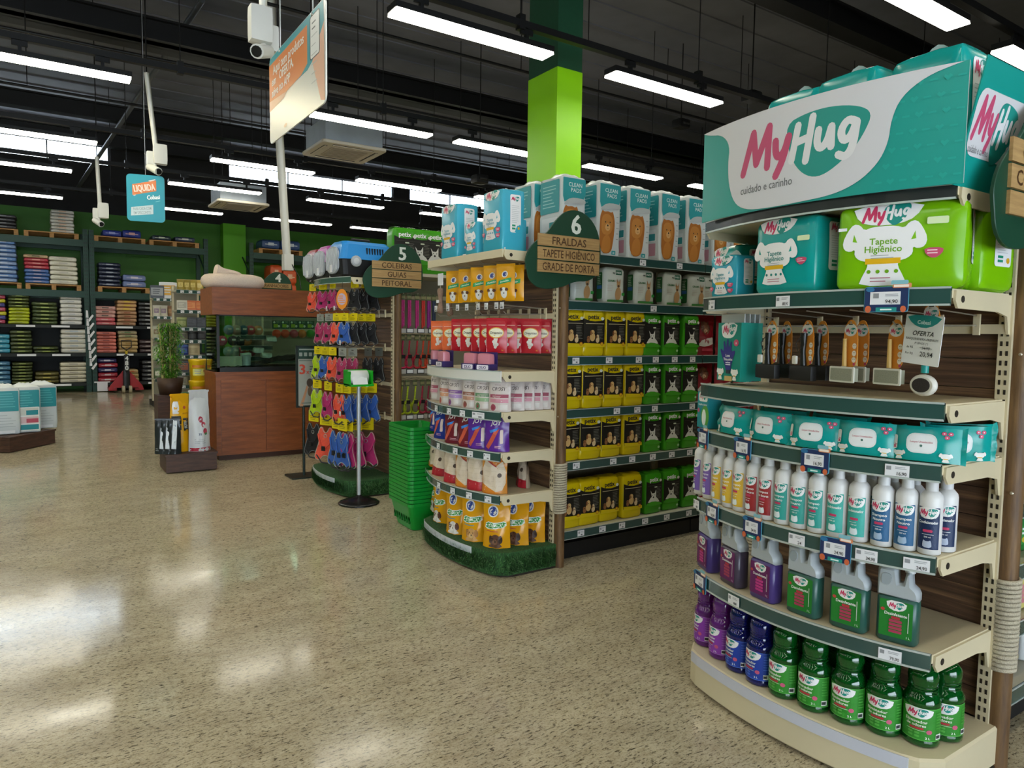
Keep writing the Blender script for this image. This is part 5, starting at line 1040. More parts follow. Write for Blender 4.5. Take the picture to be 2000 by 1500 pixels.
# orange oval tag
p = at(668, 604, x=2.16); r = thing('promo_disc', 'orange oval promotion tag among the top row harnesses', 'sign', p, -pi/2+radians(30)); ov = [(.06*cos(2*pi*k/24), .085+.085*sin(2*pi*k/24)) for k in range(24)]
q = MB().prism(ov, -.002, .002, C('#e08a2e', .35), 'y'); Print().ell(0, .085, .045, .05, '#b9a8c0').lines(-.035, .035, .115, 4, .018, .008, '#e0863a').into(q, flat(-.002), edge=1); q.build('disc', r); MB().tube([(0, 0, .165), (.01, 0, .23)], .002, BUK, 4).build('string', r)
aisle_sign(Y5, '5', ['COLEIRAS', 'GUIAS', 'PEITORAL'], at(770, 574, y=Y5-.045), .57, 'green aisle board listing collars, leads and harnesses, numbered 5')
# --- pet carriers
def mk_carrier(col, wheels=True):
    r = new('pet_carrier'); L, w, h = .50, .34, .30; dk = M('#17181b', .45); tp = C(col, .3); gr = M('#a9aeb4', .35)
    def hull(z0, z1, i0, i1, mat, nm):
        MB().prism(rrect(-L/2+i0, -w/2+i0, L/2-i0, w/2-i0, .05), z0, (z0+z1)/2, mat, 'z').prism(rrect(-L/2+i0, -w/2+i0, L/2-i0, w/2-i0, .05), (z0+z1)/2, z1, mat, 'z', .0).build(nm, r)
    lo = MB(); n = 20
    def ring(ins, z): return [(x, y, z) for x, y in rrect(-L/2+ins, -w/2+ins, L/2-ins, w/2-ins, .05)]
    def shell(levels, mat, nm):
        vs = []; fs = []
        for ins, z in levels: vs += ring(ins, z)
        m_ = len(ring(0, 0))
        for i in range(len(levels)-1):
            for k in range(m_): fs.append((i*m_+k, i*m_+(k+1) % m_, (i+1)*m_+(k+1) % m_, (i+1)*m_+k))
        fs.append(tuple(range(m_))[::-1]); fs.append(tuple(range((len(levels)-1)*m_, len(levels)*m_)))
        return MB().add(vs, fs, mat, False).build(nm, r)
    shell([(.04, 0), (.02, .02), (.005, .14), (0, .145)], dk, 'lower_shell'); shell([(0, .146), (.004, .16), (.03, .27), (.05, .295), (.09, .30)], tp, 'upper_shell')
    for sg in (-1, 1):
        mb = MB()
        for k in range(7): mb.box((-.02+k*.024, sg*(w/2-.018)-.006, .19), (-.010+k*.024, sg*(w/2-.018)+.006, .245), dk)
        mb.build('vents', r)
        for x in (-.12, .14):
            MB().lathe([(.045, 0), (.045, .015), (.038, .018), (0, .018)], gr, 18).lathe([(.026, .018), (.02, .022), (0, .022)], M('#c6c9cc', .3), 14).xf(Matrix.Translation((x, sg*(w/2-.006), .13)) @ Matrix.Rotation(radians(90)*sg*-1, 4, 'X')).build('wheel', r)
    # barred door at the front (-x)
    d = MB().prism(smooth([(-.085, .03), (.085, .03), (.125, .14), (.085, .25), (-.085, .25), (-.125, .14)], 2), -L/2-.006, -L/2+.012, gr, 'x'); d.build('door_frame', r)
    for k in range(9): MB().tube([(-L/2-.008, -.10+k*.025, .06), (-L/2-.014, -.10+k*.025, .15), (-L/2-.006, -.10+k*.025, .235)], .0035, M('#c9ccd0', .35), 5).build('door_bar', r)
    MB().box((-L/2-.016, -.02, .04), (-L/2-.01, .02, .10), TAG).build('hang_tag', r)
    MB().tube([(-.09, 0, .298), (-.08, 0, .325), (.08, 0, .325), (.09, 0, .298)], .01, dk, 6).build('handle', r)
    return r
for col, px, py, lb, s in (('#2f8ad0', 690, 528, 'blue pet carrier with grey wheels and barred door', 1.), ('#b04aa0', 645, 528, 'pink pet carrier behind the blue one', .98), ('#8d2a3a', 612, 528, 'dark red pet carrier at the far end', .97)):
    y = {690: Y5+.24, 645: Y5+.60, 612: Y5+.92}[px]; Kind(mk_carrier, col).put((2.44, y, zT5+.002), radians(4), lb, 'pet carrier', 'pet carriers on the top shelf', sc=s*1.06)
# ------------------------------------------------------------------ leashes on the long side of gondola 5
gs5 = gondola_side(Y5+.04, XS, XS+1.3, [.20], 'long side of gondola 5 hung with leashes', back=2.0)
STL = M('#3a4148', .5)
def mk_leash(col, kind):
    r = new('pet_leash'); m = M(col, .6, var=.2, scale=80)
    MB().box((-.022, -.003, .27), (.022, .001, .33), M('#4f5a3a', .5)).box((-.02, -.004, .285), (.02, -.003, .31), M('#8d8a62', .5)).build('header_card', r)
    if kind == 'strap':
        MB().box((-.016, -.012, 0), (-.002, .002, .27), m).box((.002, -.010, .02), (.016, .004, .27), m).build('webbing', r); MB().tube([(0, -.02, .15), (.012, -.02, .17), (0, -.02, .19), (-.012, -.02, .17)], .003, M('#c3c6c8', .25, .9), 5, closed=True).build('clip', r)
    else:
        MB().tube([(.034*cos(a)*(1.1-sin(a)*.35), -.008, .07+.065*sin(a)) for a in [2*pi*k/18 for k in range(18)]], .011, m, 6, closed=True).tube([(-.01, -.01, .13), (0, -.012, .27)], .009, m, 6).build('webbing', r); MB().box((-.018, -.028, .1), (.018, -.012, .135), BUK).build('buckle', r)
    return r
LS = {}
zr = [at(800, v, y=Y5+.03).z for v in (575, 655, 745)]
for ri, (ncols, kd) in enumerate(((['#b52a78', '#b52a78', '#b52a78', '#c2302c', '#8f2a8a', '#2a3a55'], 'strap'), (['#b52050', '#b02038', '#a81f2c', '#c9401f', '#c9401f', '#22262c'], 'loop'), (['#a8b81a', '#a8b81a', '#a8b81a', '#a8203f', '#8d1f3a', '#22262c'], 'loop'))):
    z = zr[ri]; MB().box((XS, Y5+.45, z-.02), (XS+1.3, Y5+.47, z+.02), CREAM).build('hook_rail', gs5, 'world')
    MB().box((XS, Y5+.035, z-.348), (XS+1.3, Y5+.05, z-.31), M('#b8b5b0', .4)).build('price_rail', gs5, 'world') if ri < 3 else None
    for i, c in enumerate(ncols):
        px = (787, 800, 815, 827, 838, 848)[i] if ri < 2 else (785, 797, 812, 826, 838, 848)[i]; x = at(px, 640, y=Y5+.08).x
        MB().tube([(x, Y5+.46, z+.01), (x, Y5+.08, z), (x, Y5+.065, z+.012)], .0025, M('#b6b2a6', .3, .7), 5).build('hook', gs5, 'world')
        k = (c, kd)
        if k not in LS: LS[k] = Kind(mk_leash, c, kd)
        LS[k].put((x, Y5+.09, z-.305), 0, '%s leash or collar from the post, %s' % (ORD[i], ('upper leash row', 'middle leash row', 'lower leash row')[ri]), 'leash', 'leashes hanging in three rows', sc=(1, 1, .95))
    for k in range(3): q = MB().box((XS+.05+.11*k, Y5+.026, z-.35), (XS+.12+.11*k, Y5+.034, z-.305), M('#33383e', .4)).box((XS+.056+.11*k, Y5+.025, z-.343), (XS+.114+.11*k, Y5+.026, z-.312), TAG); q.build('price_holder', gs5, 'world')
# tops of nappy packs above gondola 5
for i, (px, z_) in enumerate(((786, 2.0), (816, 2.0), (846, 2.0))): PG.put((at(px, 470, y=Y5+.1).x+.02, Y5+.16, 2.0), 0, 'green and black pack on top of gondola 5, %s from left' % ORD[i], 'pack', 'packs on top of gondola 5', sc=(1.35, 1.4, 1.35))
MB().box((XS, Y5+.04, 1.97), (XS+1.3, Y5+.94, 1.998), M('#b9b49f', .45)).build('top_shelf', gs5, 'world')
# ================================================================== stack of green shopping baskets
BG = C('#0a8a2c', .35); zt = at(805, 831, y=4.62).z
def mk_basket():
    r = new('shopping_basket'); L, w, h = .40, .28, .21; mb = MB(); vs = []; fs = []
    lv = [(.05, 0, 0), (.045, .012, 0), (.012, .17, 0), (.010, .185, 0), (-.004, .187, 0), (-.004, .21, 0), (.006, .21, 0), (.008, .19, 0), (.055, .015, 0)]
    ring = [rrect(-L/2+i, -w/2+i, L/2-i, w/2-i, .035) for i, z, _ in lv]; m_ = len(ring[0])
    for (i, z, _), rg in zip(lv, ring): vs += [(x, y, z) for x, y in rg]
    for a in range(len(lv)-1):
        for k in range(m_): fs.append((a*m_+k, a*m_+(k+1) % m_, (a+1)*m_+(k+1) % m_, (a+1)*m_+k))
    fs.append(tuple(range(m_))[::-1]); fs.append(tuple(range((len(lv)-1)*m_, len(lv)*m_)))
    mb.add(vs, fs, BG).build('tub', r)
    s = MB()
    for k in range(7):
        for sg in (-1, 1): s.box((-.14+k*.045, sg*(w/2-.034)-.002, .05), (-.122+k*.045, sg*(w/2-.028)+.002, .12), M('#066a20', .5))
    s.build('slots', r)
    return r
BS = Kind(mk_basket); nb = int((zt-.21)/.028)
for k in range(nb+1): BS.put((2.36, 4.80, .002+.028*k), pi/2 if False else radians(88), '%s green shopping basket from the bottom of the nested stack' % ORD[k], 'basket', 'nested green shopping baskets')
# ================================================================== bag dispenser on a pole
b = at(701, 983, z=0); r = thing('bag_dispenser', 'green bag roll dispenser on grey pole with round black foot', 'dispenser', (b.x, b.y, 0)); zt = at(712, 752, y=b.y).z
MB().lathe([(0, 0), (.17, 0), (.175, .008), (.16, .02), (.09, .045), (.03, .06), (.018, .075), (0, .075)], M('#0e0e10', .25), 36).build('foot', r); MB().tube([(0, 0, .06), (0, 0, zt)], .017, M('#a9adb0', .35, .3), 12).build('pole', r)
GD = C('#12a01e', .35); MB().box((-.10, -.09, zt-.005), (.10, .09, zt+.012), GD).box((-.10, .07, zt), (.10, .09, zt+.13), GD).box((.085, -.07, zt), (.10, .08, zt+.125), GD).box((-.10, -.05, zt), (-.088, .08, zt+.12), GD).build('holder', r)
MB().lathe([(.012, -.08), (.055, -.08), (.055, .08), (.012, .08)], M('#d8dad8', .6), 22).xf(Matrix.Translation((-.01, 0, zt+.07)) @ Matrix.Rotation(pi/2, 4, 'Y')).build('bag_roll', r)
MB().grid(lambda u, v: (-.08+.13*u, -.055-.035*v, zt+.07-.075*v+.006*sin(u*12)), 8, 5, M('#d8dad8', .6)).build('loose_bag', r)
# ================================================================== poster stand
b = at(590, 930, z=0); r = thing('poster_stand', 'dark floor stand holding a portrait poster before the aquarium', 'poster stand', (b.x, b.y, 0)); DKG = M('#14221c', .4)
xl, xr = at(578, 735, y=b.y).x-b.x, at(625, 735, y=b.y).x-b.x; z1, z0 = at(590, 675, y=b.y).z, at(585, 796, y=b.y).z
MB().prism(rrect(-.14, -.14, .14, .14, .02), 0, .012, DKG).build('base_plate', r); MB().tube([(.02, 0, .01), (.02, 0, z0+.02)], .014, DKG, 8).build('pole', r)
MB().box((xl, -.012, z0), (xr, .012, z1), DKG).build('frame', r); w, h = xr-xl, z1-z0
P = Print().rect(xl+.02, z0+.02, xr-.02, z1-.02, '#9b9c92').rect(xl+.02, z1-h*.215, xr-.02, z1-.02, '#1b3a30'); f = lambda a, b_: (xl+a*w, z0+b_*h)
for k in range(4): P.rect(*f(.12+.2*k, .83), *f(.25+.2*k, .89), '#8d958c', .004)
P.lines(f(.12, 0)[0], f(.9, 0)[0], f(0, .95)[1], 1, .01, .014, '#8d958c').lines(f(.12, 0)[0], f(.9, 0)[0], f(0, .77)[1], 1, .02, .012, '#6f7a70')
P.text('3', *f(.25, .62), h*.22, '#c2452f', .04).text('x', *f(.47, .58), h*.09, '#c2452f', .03).lines(f(.55, 0)[0], f(.9, 0)[0], f(0, .67)[1], 3, h*.04, h*.02, '#4f6a58').ell(*f(.55, .40), w*.13, h*.07, '#4d3f33').ell(*f(.56, .26), w*.10, h*.08, '#6b5a48').poly([f(.12, .02), f(.34, .26), f(.42, .36), f(.48, .33), f(.26, .02)], '#b98562').lines(f(.2, 0)[0], f(.8, 0)[0], f(0, .08)[1], 1, .01, .01, '#6f7a70')
mb = MB(); P.into(mb, flat(-.012), edge=1); mb.build('poster', r)
# ================================================================== aquarium on a wooden cabinet
TW = grain('cherry_veneer', '#6f3718', '#97542a', (1.2, 6, 9), .4, 3, .05, c3='#83461f'); AY = 8.316; AX0 = 1.643; AX1 = 3.15; AD = at(396, 860, x=AX0).y-AY if False else .62
zc = at(424, 727, y=AY).z; zt = at(419, 614, y=AY).z; zh = at(419, 560, y=AY).z
r = thing('aquarium', 'aquarium with cherry wood cabinet below and matching hood above', 'aquarium', ((AX0+AX1)/2, AY+AD/2, 0))
MB().box((AX0, AY, .06), (AX1, AY+AD, zc), TW).box((AX0+.03, AY+.04, 0), (AX1-.03, AY+AD-.03, .06), M('#3f2112', .5)).build('cabinet', r, 'world')
for k in range(3):
    x0 = AX0+.05+k*.49; o = MB().prism(rrect(x0, .09, x0+.482, zc-.09, .003), AY-.012, AY, TW, 'y').build('cabinet_door', r, 'world'); o['_loc'] = (0, 0, 0)
MB().box((AX0-.012, AY-.014, zc-.03), (AX1+.012, AY+AD+.01, zc), TW).build('cabinet_top', r, 'world')
AG = clear('aquarium_glass', '#dcebe4'); BLKF = M('#0d0f0f', .35)
for a, b_ in (((AX0+.02, AY+.01, zc), (AX1-.02, AY+.02, zt)), ((AX0+.02, AY+.02, zc), (AX0+.03, AY+AD-.02, zt)), ((AX0+.02, AY+AD-.03, zc), (AX1-.02, AY+AD-.02, zt)), ((AX1-.03, AY+.02, zc), (AX1-.02, AY+AD-.03, zt))): MB().box(a, b_, AG).build('glass_pane', r, 'world')
for x in (AX0+.018, AX1-.045): MB().box((x, AY+.004, zc), (x+.028, AY+.03, zt), BLKF).build('corner_seal', r, 'world')
MB().box((AX0+.018, AY+.004, zc), (AX1-.018, AY+.03, zc+.05), BLKF).box((AX0+.018, AY+.004, zt-.012), (AX1-.018, AY+.02, zt), BLKF).build('frame', r, 'world')
MB().box((AX0-.03, AY-.02, zt), (AX1+.03, AY+AD+.02, zh), TW).build('hood', r, 'world')
ROCK = M('#191814', .8, var=.4, scale=12)
MB().grid(lambda u, v: (AX0+.04+u*(AX1-AX0-.08), AY+.04+v*(AD-.09), zc+.06+max(0, .32*(u-.25))*(.8+.5*noise.noise(Vector((u*9, v*4, 2))))+.02*noise.noise(Vector((u*30, v*20, 5)))), 40, 12, ROCK).build('rock_bed', r, 'world')
MB().box((AX0+.04, AY+.04, zc+.005), (AX1-.04, AY+AD-.05, zc+.055), ROCK).build('gravel', r, 'world')
for i, (px, py) in enumerate(((505, 690), (530, 668), (520, 700), (480, 700))):
    p = at(px, py, y=AY+.3); MB().rbox((.12, .1, .07), .02, M('#c6ccb4', .7, var=.2), tuple(p), 3, wr=.02, seed=i).build('pale_rock', r, 'world')
p = at(465, 710, y=AY+.12); MB().box((AX0+.05, AY+.08, zc+.055), (AX0+.30, AY+.2, zc+.17), M('#b9b694', .6)).build('pump_box', r, 'world'); MB().lathe([(.05, 0), (.05, .12), (.04, .13), (0, .13)], M('#cfd2cc', .2, trans=.3), 14, (AX0+.36, AY+.14, zc+.055)).build('filter_cup', r, 'world')
# pet bed on the hood
FUR = M('#cdbcae', .95, var=.08, scale=90)
pb = at(455, 556, y=AY+.28); r = thing('pet_bed', 'fluffy beige pet bed lying on the aquarium hood', 'pet bed', (pb.x, AY+.28, zh+.002))
pts = [(.27*cos(a), .20*sin(a), .078) for a in [2*pi*k/28 for k in range(28)]]
MB().tube(pts, [.078+.012*noise.noise(Vector((k*.7, 1, 2))) for k in range(28)], FUR, 12, closed=True).build('rim', r); MB().rbox((.46, .34, .06), .025, FUR, (0, 0, .0), 5).build('cushion', r)
MB().prism(smooth([(-.19, .08), (-.175, .24), (-.14, .29), (-.08, .24), (.02, .225), (.12, .20), (.24, .08)], 2), .10, .19, FUR, 'y', .03, True).build('back_rest', r)
aisle_sign(10.3, '4', ['ARRANHADORES'], at(533, 592, y=10.3), .57, 'green aisle board numbered 4 half hidden behind the aquarium hood', 1)
# ================================================================== display plinth with food bags by the aquarium
DKW = grain('dark_plinth_wood', '#2e1c12', '#57382a', (2, 2, 14), .55, 3, .2)
def plinth(label, c, rz, L, w, h, slats=True):
    r = thing('display_plinth', label, 'plinth', c, rz)
    MB().box((0, 0, .01), (L, w, h-.02), DKW).build('box', r)
    n = int(w/.1)
    for k in range(n): MB().box((-.01, -.01+k*(w+.02)/n, h-.02), (L+.01, -.01+(k+1)*(w+.02)/n-.012, h), DKW).build('top_slat', r)
    return r
pa = at(325, 926, z=0); hp_ = at(326, 889, y=pa.y).z; xr = at(424, 918, y=pa.y).x
plinth('dark slatted wooden plinth in front of the aquarium', (pa.x, pa.y, 0), 0, xr-pa.x, .44, hp_)
def mk_food(col, w, h, d, art):
    r = new('food_bag'); f = pouch(r, w, h, d, C(col, .3), 'stand', 12, 18); P = Print()
    if art == 'yellow':
        P.rect(-w*.42, h*.66, -w*.1, h*.93, '#e3e6ea', .01).rect(-w*.46, h*.38, -w*.02, h*.62, '#20252a').text('BIO', -w*.24, h*.55, h*.06, '#e6e8e6', .03).text('PROTEIN', -w*.24, h*.47, h*.05, '#e6e8e6', .03, maxw=w*.4).rect(w*.08, h*.36, w*.36, h*.58, '#20252a', .01).rect(w*.12, h*.40, w*.32, h*.54, '#9a9a90', .008).ell(w*.2, h*.76, w*.08, w*.08, '#b5563a').text('ADULTO', w*.22, h*.66, h*.035, '#8f4a1c', .02, maxw=w*.3)
    elif art == 'white':
        for x, z, s_ in ((.0, .52, 1.), (.12, .44, .8), (.2, .33, .9)): P.poly(smooth([(w*(x-.14*s_), h*z), (w*(x-.05), h*(z+.06*s_)), (w*(x+.12*s_), h*(z+.03)), (w*(x+.10*s_), h*(z-.05*s_)), (w*(x-.06), h*(z-.05))], 1), '#b03a4c')
        P.rect(-w*.46, h*.005, w*.46, h*.06, '#b3263a').text('35', -w*.05, h*.28, h*.05, '#2c3f6a', .02).ell(w*.22, h*.285, w*.07, h*.02, '#3c8a52').lines(-w*.3, w*.3, h*.2, 3, h*.03, h*.008, '#a8adb0')
    elif art == 'dark':
        P.poly([(-w*.14, h*.16), (-w*.02, h*.96), (w*.30, h*.94), (w*.18, h*.14)], '#d3dade').text('cat', w*.08, h*.8, h*.08, '#3f6a9c', .02).lines(-w*.42, -w*.15, h*.16, 2, h*.05, h*.02, '#9aa0a4')
    elif art == 'green': P.rect(-w*.3, h*.3, w*.3, h*.7, '#b9c49a', .02).ell(0, h*.5, w*.15, h*.1, '#6f5a38')
    printed(r, P, f, 'front_print', .03, .002)
    MB().box((-w*.47, -.004, h*.965), (w*.47, .004, h*.995), C(col, .35)).build('stitched_top', r)
    return r
for px, py, dy, kind, a, lb in ((349, 878, .20, ('#dca30c', .21, .60, .13, 'yellow'), 12, 'tall yellow pet food bag on the dark plinth'), (395, 884, .14, ('#c9cbcc', .22, .64, .14, 'white'), 8, 'white and red pet food bag beside the cabinet'), (366, 868, .34, ('#4f7a4a', .22, .60, .10, 'green'), -8, 'green topped pet food bag behind the yellow one')):
    p = at(px, py, z=hp_); Kind(mk_food, *kind).put((p.x, min(pa.y+dy, 8.2), hp_+.001), radians(a), lb, 'bag')
p = at(408, 874, y=8.2); Kind(mk_food, '#8d8a80', .16, .50, .1, 'none').put((xr-.09, pa.y+.33, hp_+.001), 0, 'grey pet food bag against the cabinet side', 'bag')
DKB = Kind(mk_food, '#23282b', .14, .36, .09, 'dark')
for i, px in enumerate((319, 330, 342)): p = at(px, 882, y=pa.y+.06+.03*(2-i)); DKB.put((p.x-.01, p.y, hp_+.001), radians(-14), 'small dark pet food bag with white stripe, %s of three' % ('left', 'middle', 'right')[i], 'bag', 'small dark pet food bags')
# ================================================================== plant, buckets, bowls
pp = at(333, 770, y=9.35); r = thing('potted_bamboo', 'feathery green bamboo in a brown pot on a crate', 'plant', (pp.x, 9.35, 0)); PB = M('#3a2416', .6)
zpot = pp.z
MB().box((-.16, -.16, 0), (.16, .16, zpot), DKW).build('crate', r); MB().lathe([(0, 0), (.12, 0), (.15, .2), (.14, .2), (.13, .17), (0, .17)], PB, 18, (0, 0, zpot)).build('pot', r)
random.seed(21); CAN = M('#a89a5c', .5); stems = []
for k in range(6):
    x, y = random.uniform(-.08, .08), random.uniform(-.06, .06); o = MB().tube([(x, y, zpot+.15), (x*1.2, y*1.2, zpot+.6), (x*1.5, y*1.5, zpot+.84)], [.016, .013, .006], CAN, 7); o.build('cane', r)
lf = MB(); lc = [M('#4c8a14', .5), M('#2f6a12', .5), M('#6aa524', .5)]
for k in range(2600):
    a = random.uniform(0, 2*pi); q = random.random()**.6*.165; z = zpot+random.uniform(.22, .86); q *= 1-.45*abs((z-zpot-.55)/.4); x, y = q*cos(a), q*sin(a); l = random.uniform(.05, .11); b_ = random.uniform(0, 2*pi); dz = random.uniform(-.9, .3)
    d = Vector((cos(b_), sin(b_), dz)).normalized(); s_ = d.cross(Vector((0, 0, 1))).normalized()*.007; p = Vector((x, y, z)); lf.add([p, p+d*l*.4+s_, p+d*l, p+d*l*.4-s_], [(0, 1, 2, 3)], lc[k % 3])
lf.build('foliage', r, kind='stuff')
YB = C('#dcb20f', .35)
def mk_bucket():
    r = new('bucket'); MB().lathe([(0, 0), (.085, 0), (.095, .2), (.1, .205), (.1, .225), (.103, .228), (.103, .25), (.098, .255), (0, .255)], YB, 22).build('tub', r); P = Print().rect(-.07, .06, .07, .14, '#d8d06a', .01).rect(-.08, .155, .08, .185, '#c9781e', .004).rect(-.08, .215, .08, .222, '#e6e2d0'); P.lines(-.05, .05, .13, 3, .02, .008, '#6f8ab0'); printed(r, P, cylf(.096), 'label', .02, .002); return r
BU = Kind(mk_bucket); pz = at(386, 742, y=9.3); px_ = at(386, 742, y=9.3).x
r = thing('wooden_crate', 'dark crate under the yellow buckets', 'crate', (px_, 9.3, 0)); MB().box((-.15, -.15, 0), (.15, .15, pz.z-.26), DKW).build('box', r)
for k in range(4): MB().box((-.155, -.158, .03+k*(pz.z-.28)/4), (.155, -.15, .03+(k+.85)*(pz.z-.28)/4), DKW).build('slat', r)
for k in range(2): BU.put((px_, 9.3, pz.z-.258+.257*k), 0, ('yellow bucket at the bottom of the pair', 'yellow bucket on top of the pair')[k], 'bucket', 'stacked yellow buckets')
pb = at(319, 790, z=0); SC_ = .115
for k, (c, h, n_) in enumerate((('#cfc8b4', .14, 'cream'), ('#1f6a7a', .09, 'teal'), ('#d6d2c6', .05, 'white'), ('#d0521f', .10, 'orange'), ('#7a4a9a', .09, 'purple'))):
    z0_ = sum((.14, .09, .05, .10, .09)[:k]); r = thing('pet_bowl', '%s pet bowl in the floor stack beside the far racks' % n_, 'bowl', (pb.x, pb.y, z0_+.001*k), 0, 'stacked pet bowls')
    MB().lathe([(0, 0), (SC_*.98, 0), (SC_*1.04, h*.5), (SC_*1.08, h-.006), (SC_*1.06, h), (SC_*.9, h), (SC_*.85, h*.6), (0, h*.55)], C(c, .35), 22).build('bowl', r); MB().lathe([(SC_*1.06, h*.82), (SC_*1.1, h*.86), (SC_*1.1, h*.96), (SC_*1.06, h*.99)], C(c, .3), 22).build('rolled_rim', r)
# ================================================================== gondola ends 4 and 3 beyond the aquarium
Y4, Y3, Y2 = 10.3, 12.6, 15.0
def mk_boxy(cols, kind):
    r = new('product_%s' % kind); w, d, h = .16, .12, .16
    if kind == 'jar':
        MB().lathe([(0, 0), (.07, 0), (.078, .02), (.078, .12), (.07, .135), (0, .135)], C(cols[0], .35), 18).build('tub', r); MB().lathe([(.079, .125), (.079, .155), (.07, .16), (0, .16)], C(cols[1], .35), 18).build('lid', r); P = Print().rect(-.06, .03, .06, .1, cols[1], .006).lines(-.04, .04, .085, 3, .018, .006, cols[0]); printed(r, P, cylf(.078), 'label', .02, .001)
    elif kind == 'pouch':
        f = pouch(r, .11, .17, .05, C(cols[0], .3), 'stand'); P = Print().rect(-.035, .05, .035, .12, cols[1], .008).lines(-.025, .025, .11, 3, .018, .006, cols[0]); printed(r, P, f, 'front_print', .02, .0015)
    else:
        MB().rbox((w, d, h), .008, C(cols[0], .4), n=3).build('carton', r); P = Print().rect(-w*.42, h*.2, w*.42, h*.8, cols[1], .006).lines(-w*.3, w*.3, h*.7, 3, h*.15, h*.06, cols[0]); printed(r, P, flat(-d/2), 'front_print', 1, .001)
    return r
FK = {}
def far(y, pxl, pxr, rows, label, where, top=1.95):
    x0, x1 = at(pxl, 650, y=y).x, at(pxr, 650, y=y).x; zz = [at((pxl+pxr)/2, r_[0], y=y).z for r_ in rows]
    u = gondola_side(y, x0, x1, zz, label, back=top)
    for s_, z in zip([c for c in kids(u) if c.name.startswith('shelf')], zz):
        for k in range(3): flat_tag(s_, x0+(x1-x0)*(.2+.3*k), y, z, .05)
    for j, (r_, z) in enumerate(zip(rows, zz)):
        for i, (px, kd, c1, c2, sc) in enumerate(r_[1]):
            k = (kd, c1, c2)
            if k not in FK: FK[k] = Kind(mk_boxy, (c1, c2), kd)
            FK[k].put((at(px, r_[0], y=y+.1).x, y+.1, z+.002), radians(-12), '%s item from left on %s shelf from top, %s' % (ORD[i], ORD[j], where), {'jar': 'jar', 'pouch': 'pouch', 'box': 'box'}[kd], 'goods on '+where, sc=sc)
far(12.0, 346, 400, [(567, [(353, 'pouch', '#8f7c2e', '#c9b56a', 1.0), (365, 'pouch', '#8f7c2e', '#c9b56a', 1.0), (377, 'pouch', '#9a8432', '#c9b56a', 1.0), (390, 'pouch', '#b59a4a', '#d8c88a', 1.0)]), (606, [(356, 'box', '#c9c4b4', '#a8a294', .95), (373, 'box', '#c9642a', '#d98a4a', .95), (391, 'box', '#c9642a', '#d98a4a', .95)]), (640, [(356, 'jar', '#6f7a4a', '#9aa06a', 1.), (374, 'box', '#26262a', '#44444a', 1.), (392, 'box', '#26262a', '#44444a', 1.)]),
     (664, [(358, 'jar', '#7d7a6c', '#5a584e', .9), (376, 'jar', '#2f3034', '#46474c', .9), (393, 'jar', '#2f3034', '#46474c', .9)]), (694, [(358, 'jar', '#22357a', '#3f5aa8', 1.05), (378, 'jar', '#c3b595', '#a89a7c', 1.15)]), (727, [(358, 'box', '#2b2c33', '#8d4a2a', 1.1), (376, 'jar', '#b5a94a', '#d0642a', 1.1)]), (752, [(356, 'jar', '#b8b4a4', '#8d8a80', 1.)])], 'slim shelf with pots and boxes left of the aquarium', 'the slim shelf beside the aquarium', 2.15)
far(14.6, 301, 345, [(583, [(308, 'box', '#3a3f4a', '#8d9094', 1.5), (329, 'box', '#c9ccce', '#c9962a', 1.9)]), (618, [(306, 'pouch', '#b8b3a4', '#8d7a8d', 1.2), (320, 'pouch', '#b8b3a4', '#8d7a8d', 1.2), (334, 'pouch', '#7d5a3c', '#a8825c', 1.2)]), (660, [(306, 'pouch', '#a8a590', '#7d6a52', 1.3), (320, 'pouch', '#8f7a9a', '#c9c6b8', 1.3), (334, 'pouch', '#a8a590', '#7d6a52', 1.3)]), (700, [(306, 'pouch', '#9aa884', '#c9c6b8', 1.3), (322, 'pouch', '#c9c9c0', '#8d9a7a', 1.3)]), (740, [(308, 'pouch', '#4a5a3a', '#c9c6b8', 1.2), (324, 'pouch', '#4a5a3a', '#c9c6b8', 1.2)])], 'narrow far shelf with pale pouches before the racks', 'the narrow far shelf', 2.2)
# long side of gondola 4, seen through the tank
gs4 = gondola_side(Y4+.04, XS, XS+2.2, [.2, at(560, 702, y=Y4+.04).z], 'toy wall of gondola 4 seen through the aquarium glass'); TOYC = ['#d8492a', '#d8492a', '#b03a52', '#d0701f', '#2f9a2c', '#c93a2a', '#2f9a2c', '#d0701f']
for zpy in (596, 645): MB().box((XS, Y4+.4, at(560, zpy, y=Y4+.05).z-.02), (XS+2.2, Y4+.42, at(560, zpy, y=Y4+.05).z+.02), CREAM).build('hook_rail', gs4, 'world')
def mk_toy(c):
    r = new('toy_ball'); MB().lathe([(.062*sin(a), .062-.062*cos(a)) for a in [pi*k/10 for k in range(11)]], C(c, .35), 18).build('ball', r); q = MB().prism(rrect(-.06, .13, .06, .25, .008), -.002, .002, C('#174a3c', .4), 'y'); Print().rect(-.04, .15, .02, .20, '#9ab82a', .004).ell(.035, .17, .016, .018, '#d8d8cc').ell(-.03, .225, .015, .015, '#dfe4da').lines(0, .05, .235, 2, .015, .006, '#8fae9c').into(q, flat(-.002), edge=1); q.build('header_card', r); MB().tube([(0, 0, .12), (0, 0, .135)], .004, M('#c9c9c0', .5), 5).build('tie', r); return r
TK_ = {}
for i, px in enumerate((540, 557, 574, 590, 606)):
    c = TOYC[i]; TK_.setdefault(c, Kind(mk_toy, c)); p = at(px, 652, y=Y4+.06); TK_[c].put((p.x, Y4+.06, p.z-.06), 0, '%s carded rubber ball from left seen through aquarium' % ORD[i], 'toy ball', 'carded rubber balls')
    MB().tube([(p.x, Y4+.4, p.z+.19), (p.x, Y4+.05, p.z+.175)], .003, M('#b6b2a6', .3, .7), 5).build('hook', gs4, 'world')
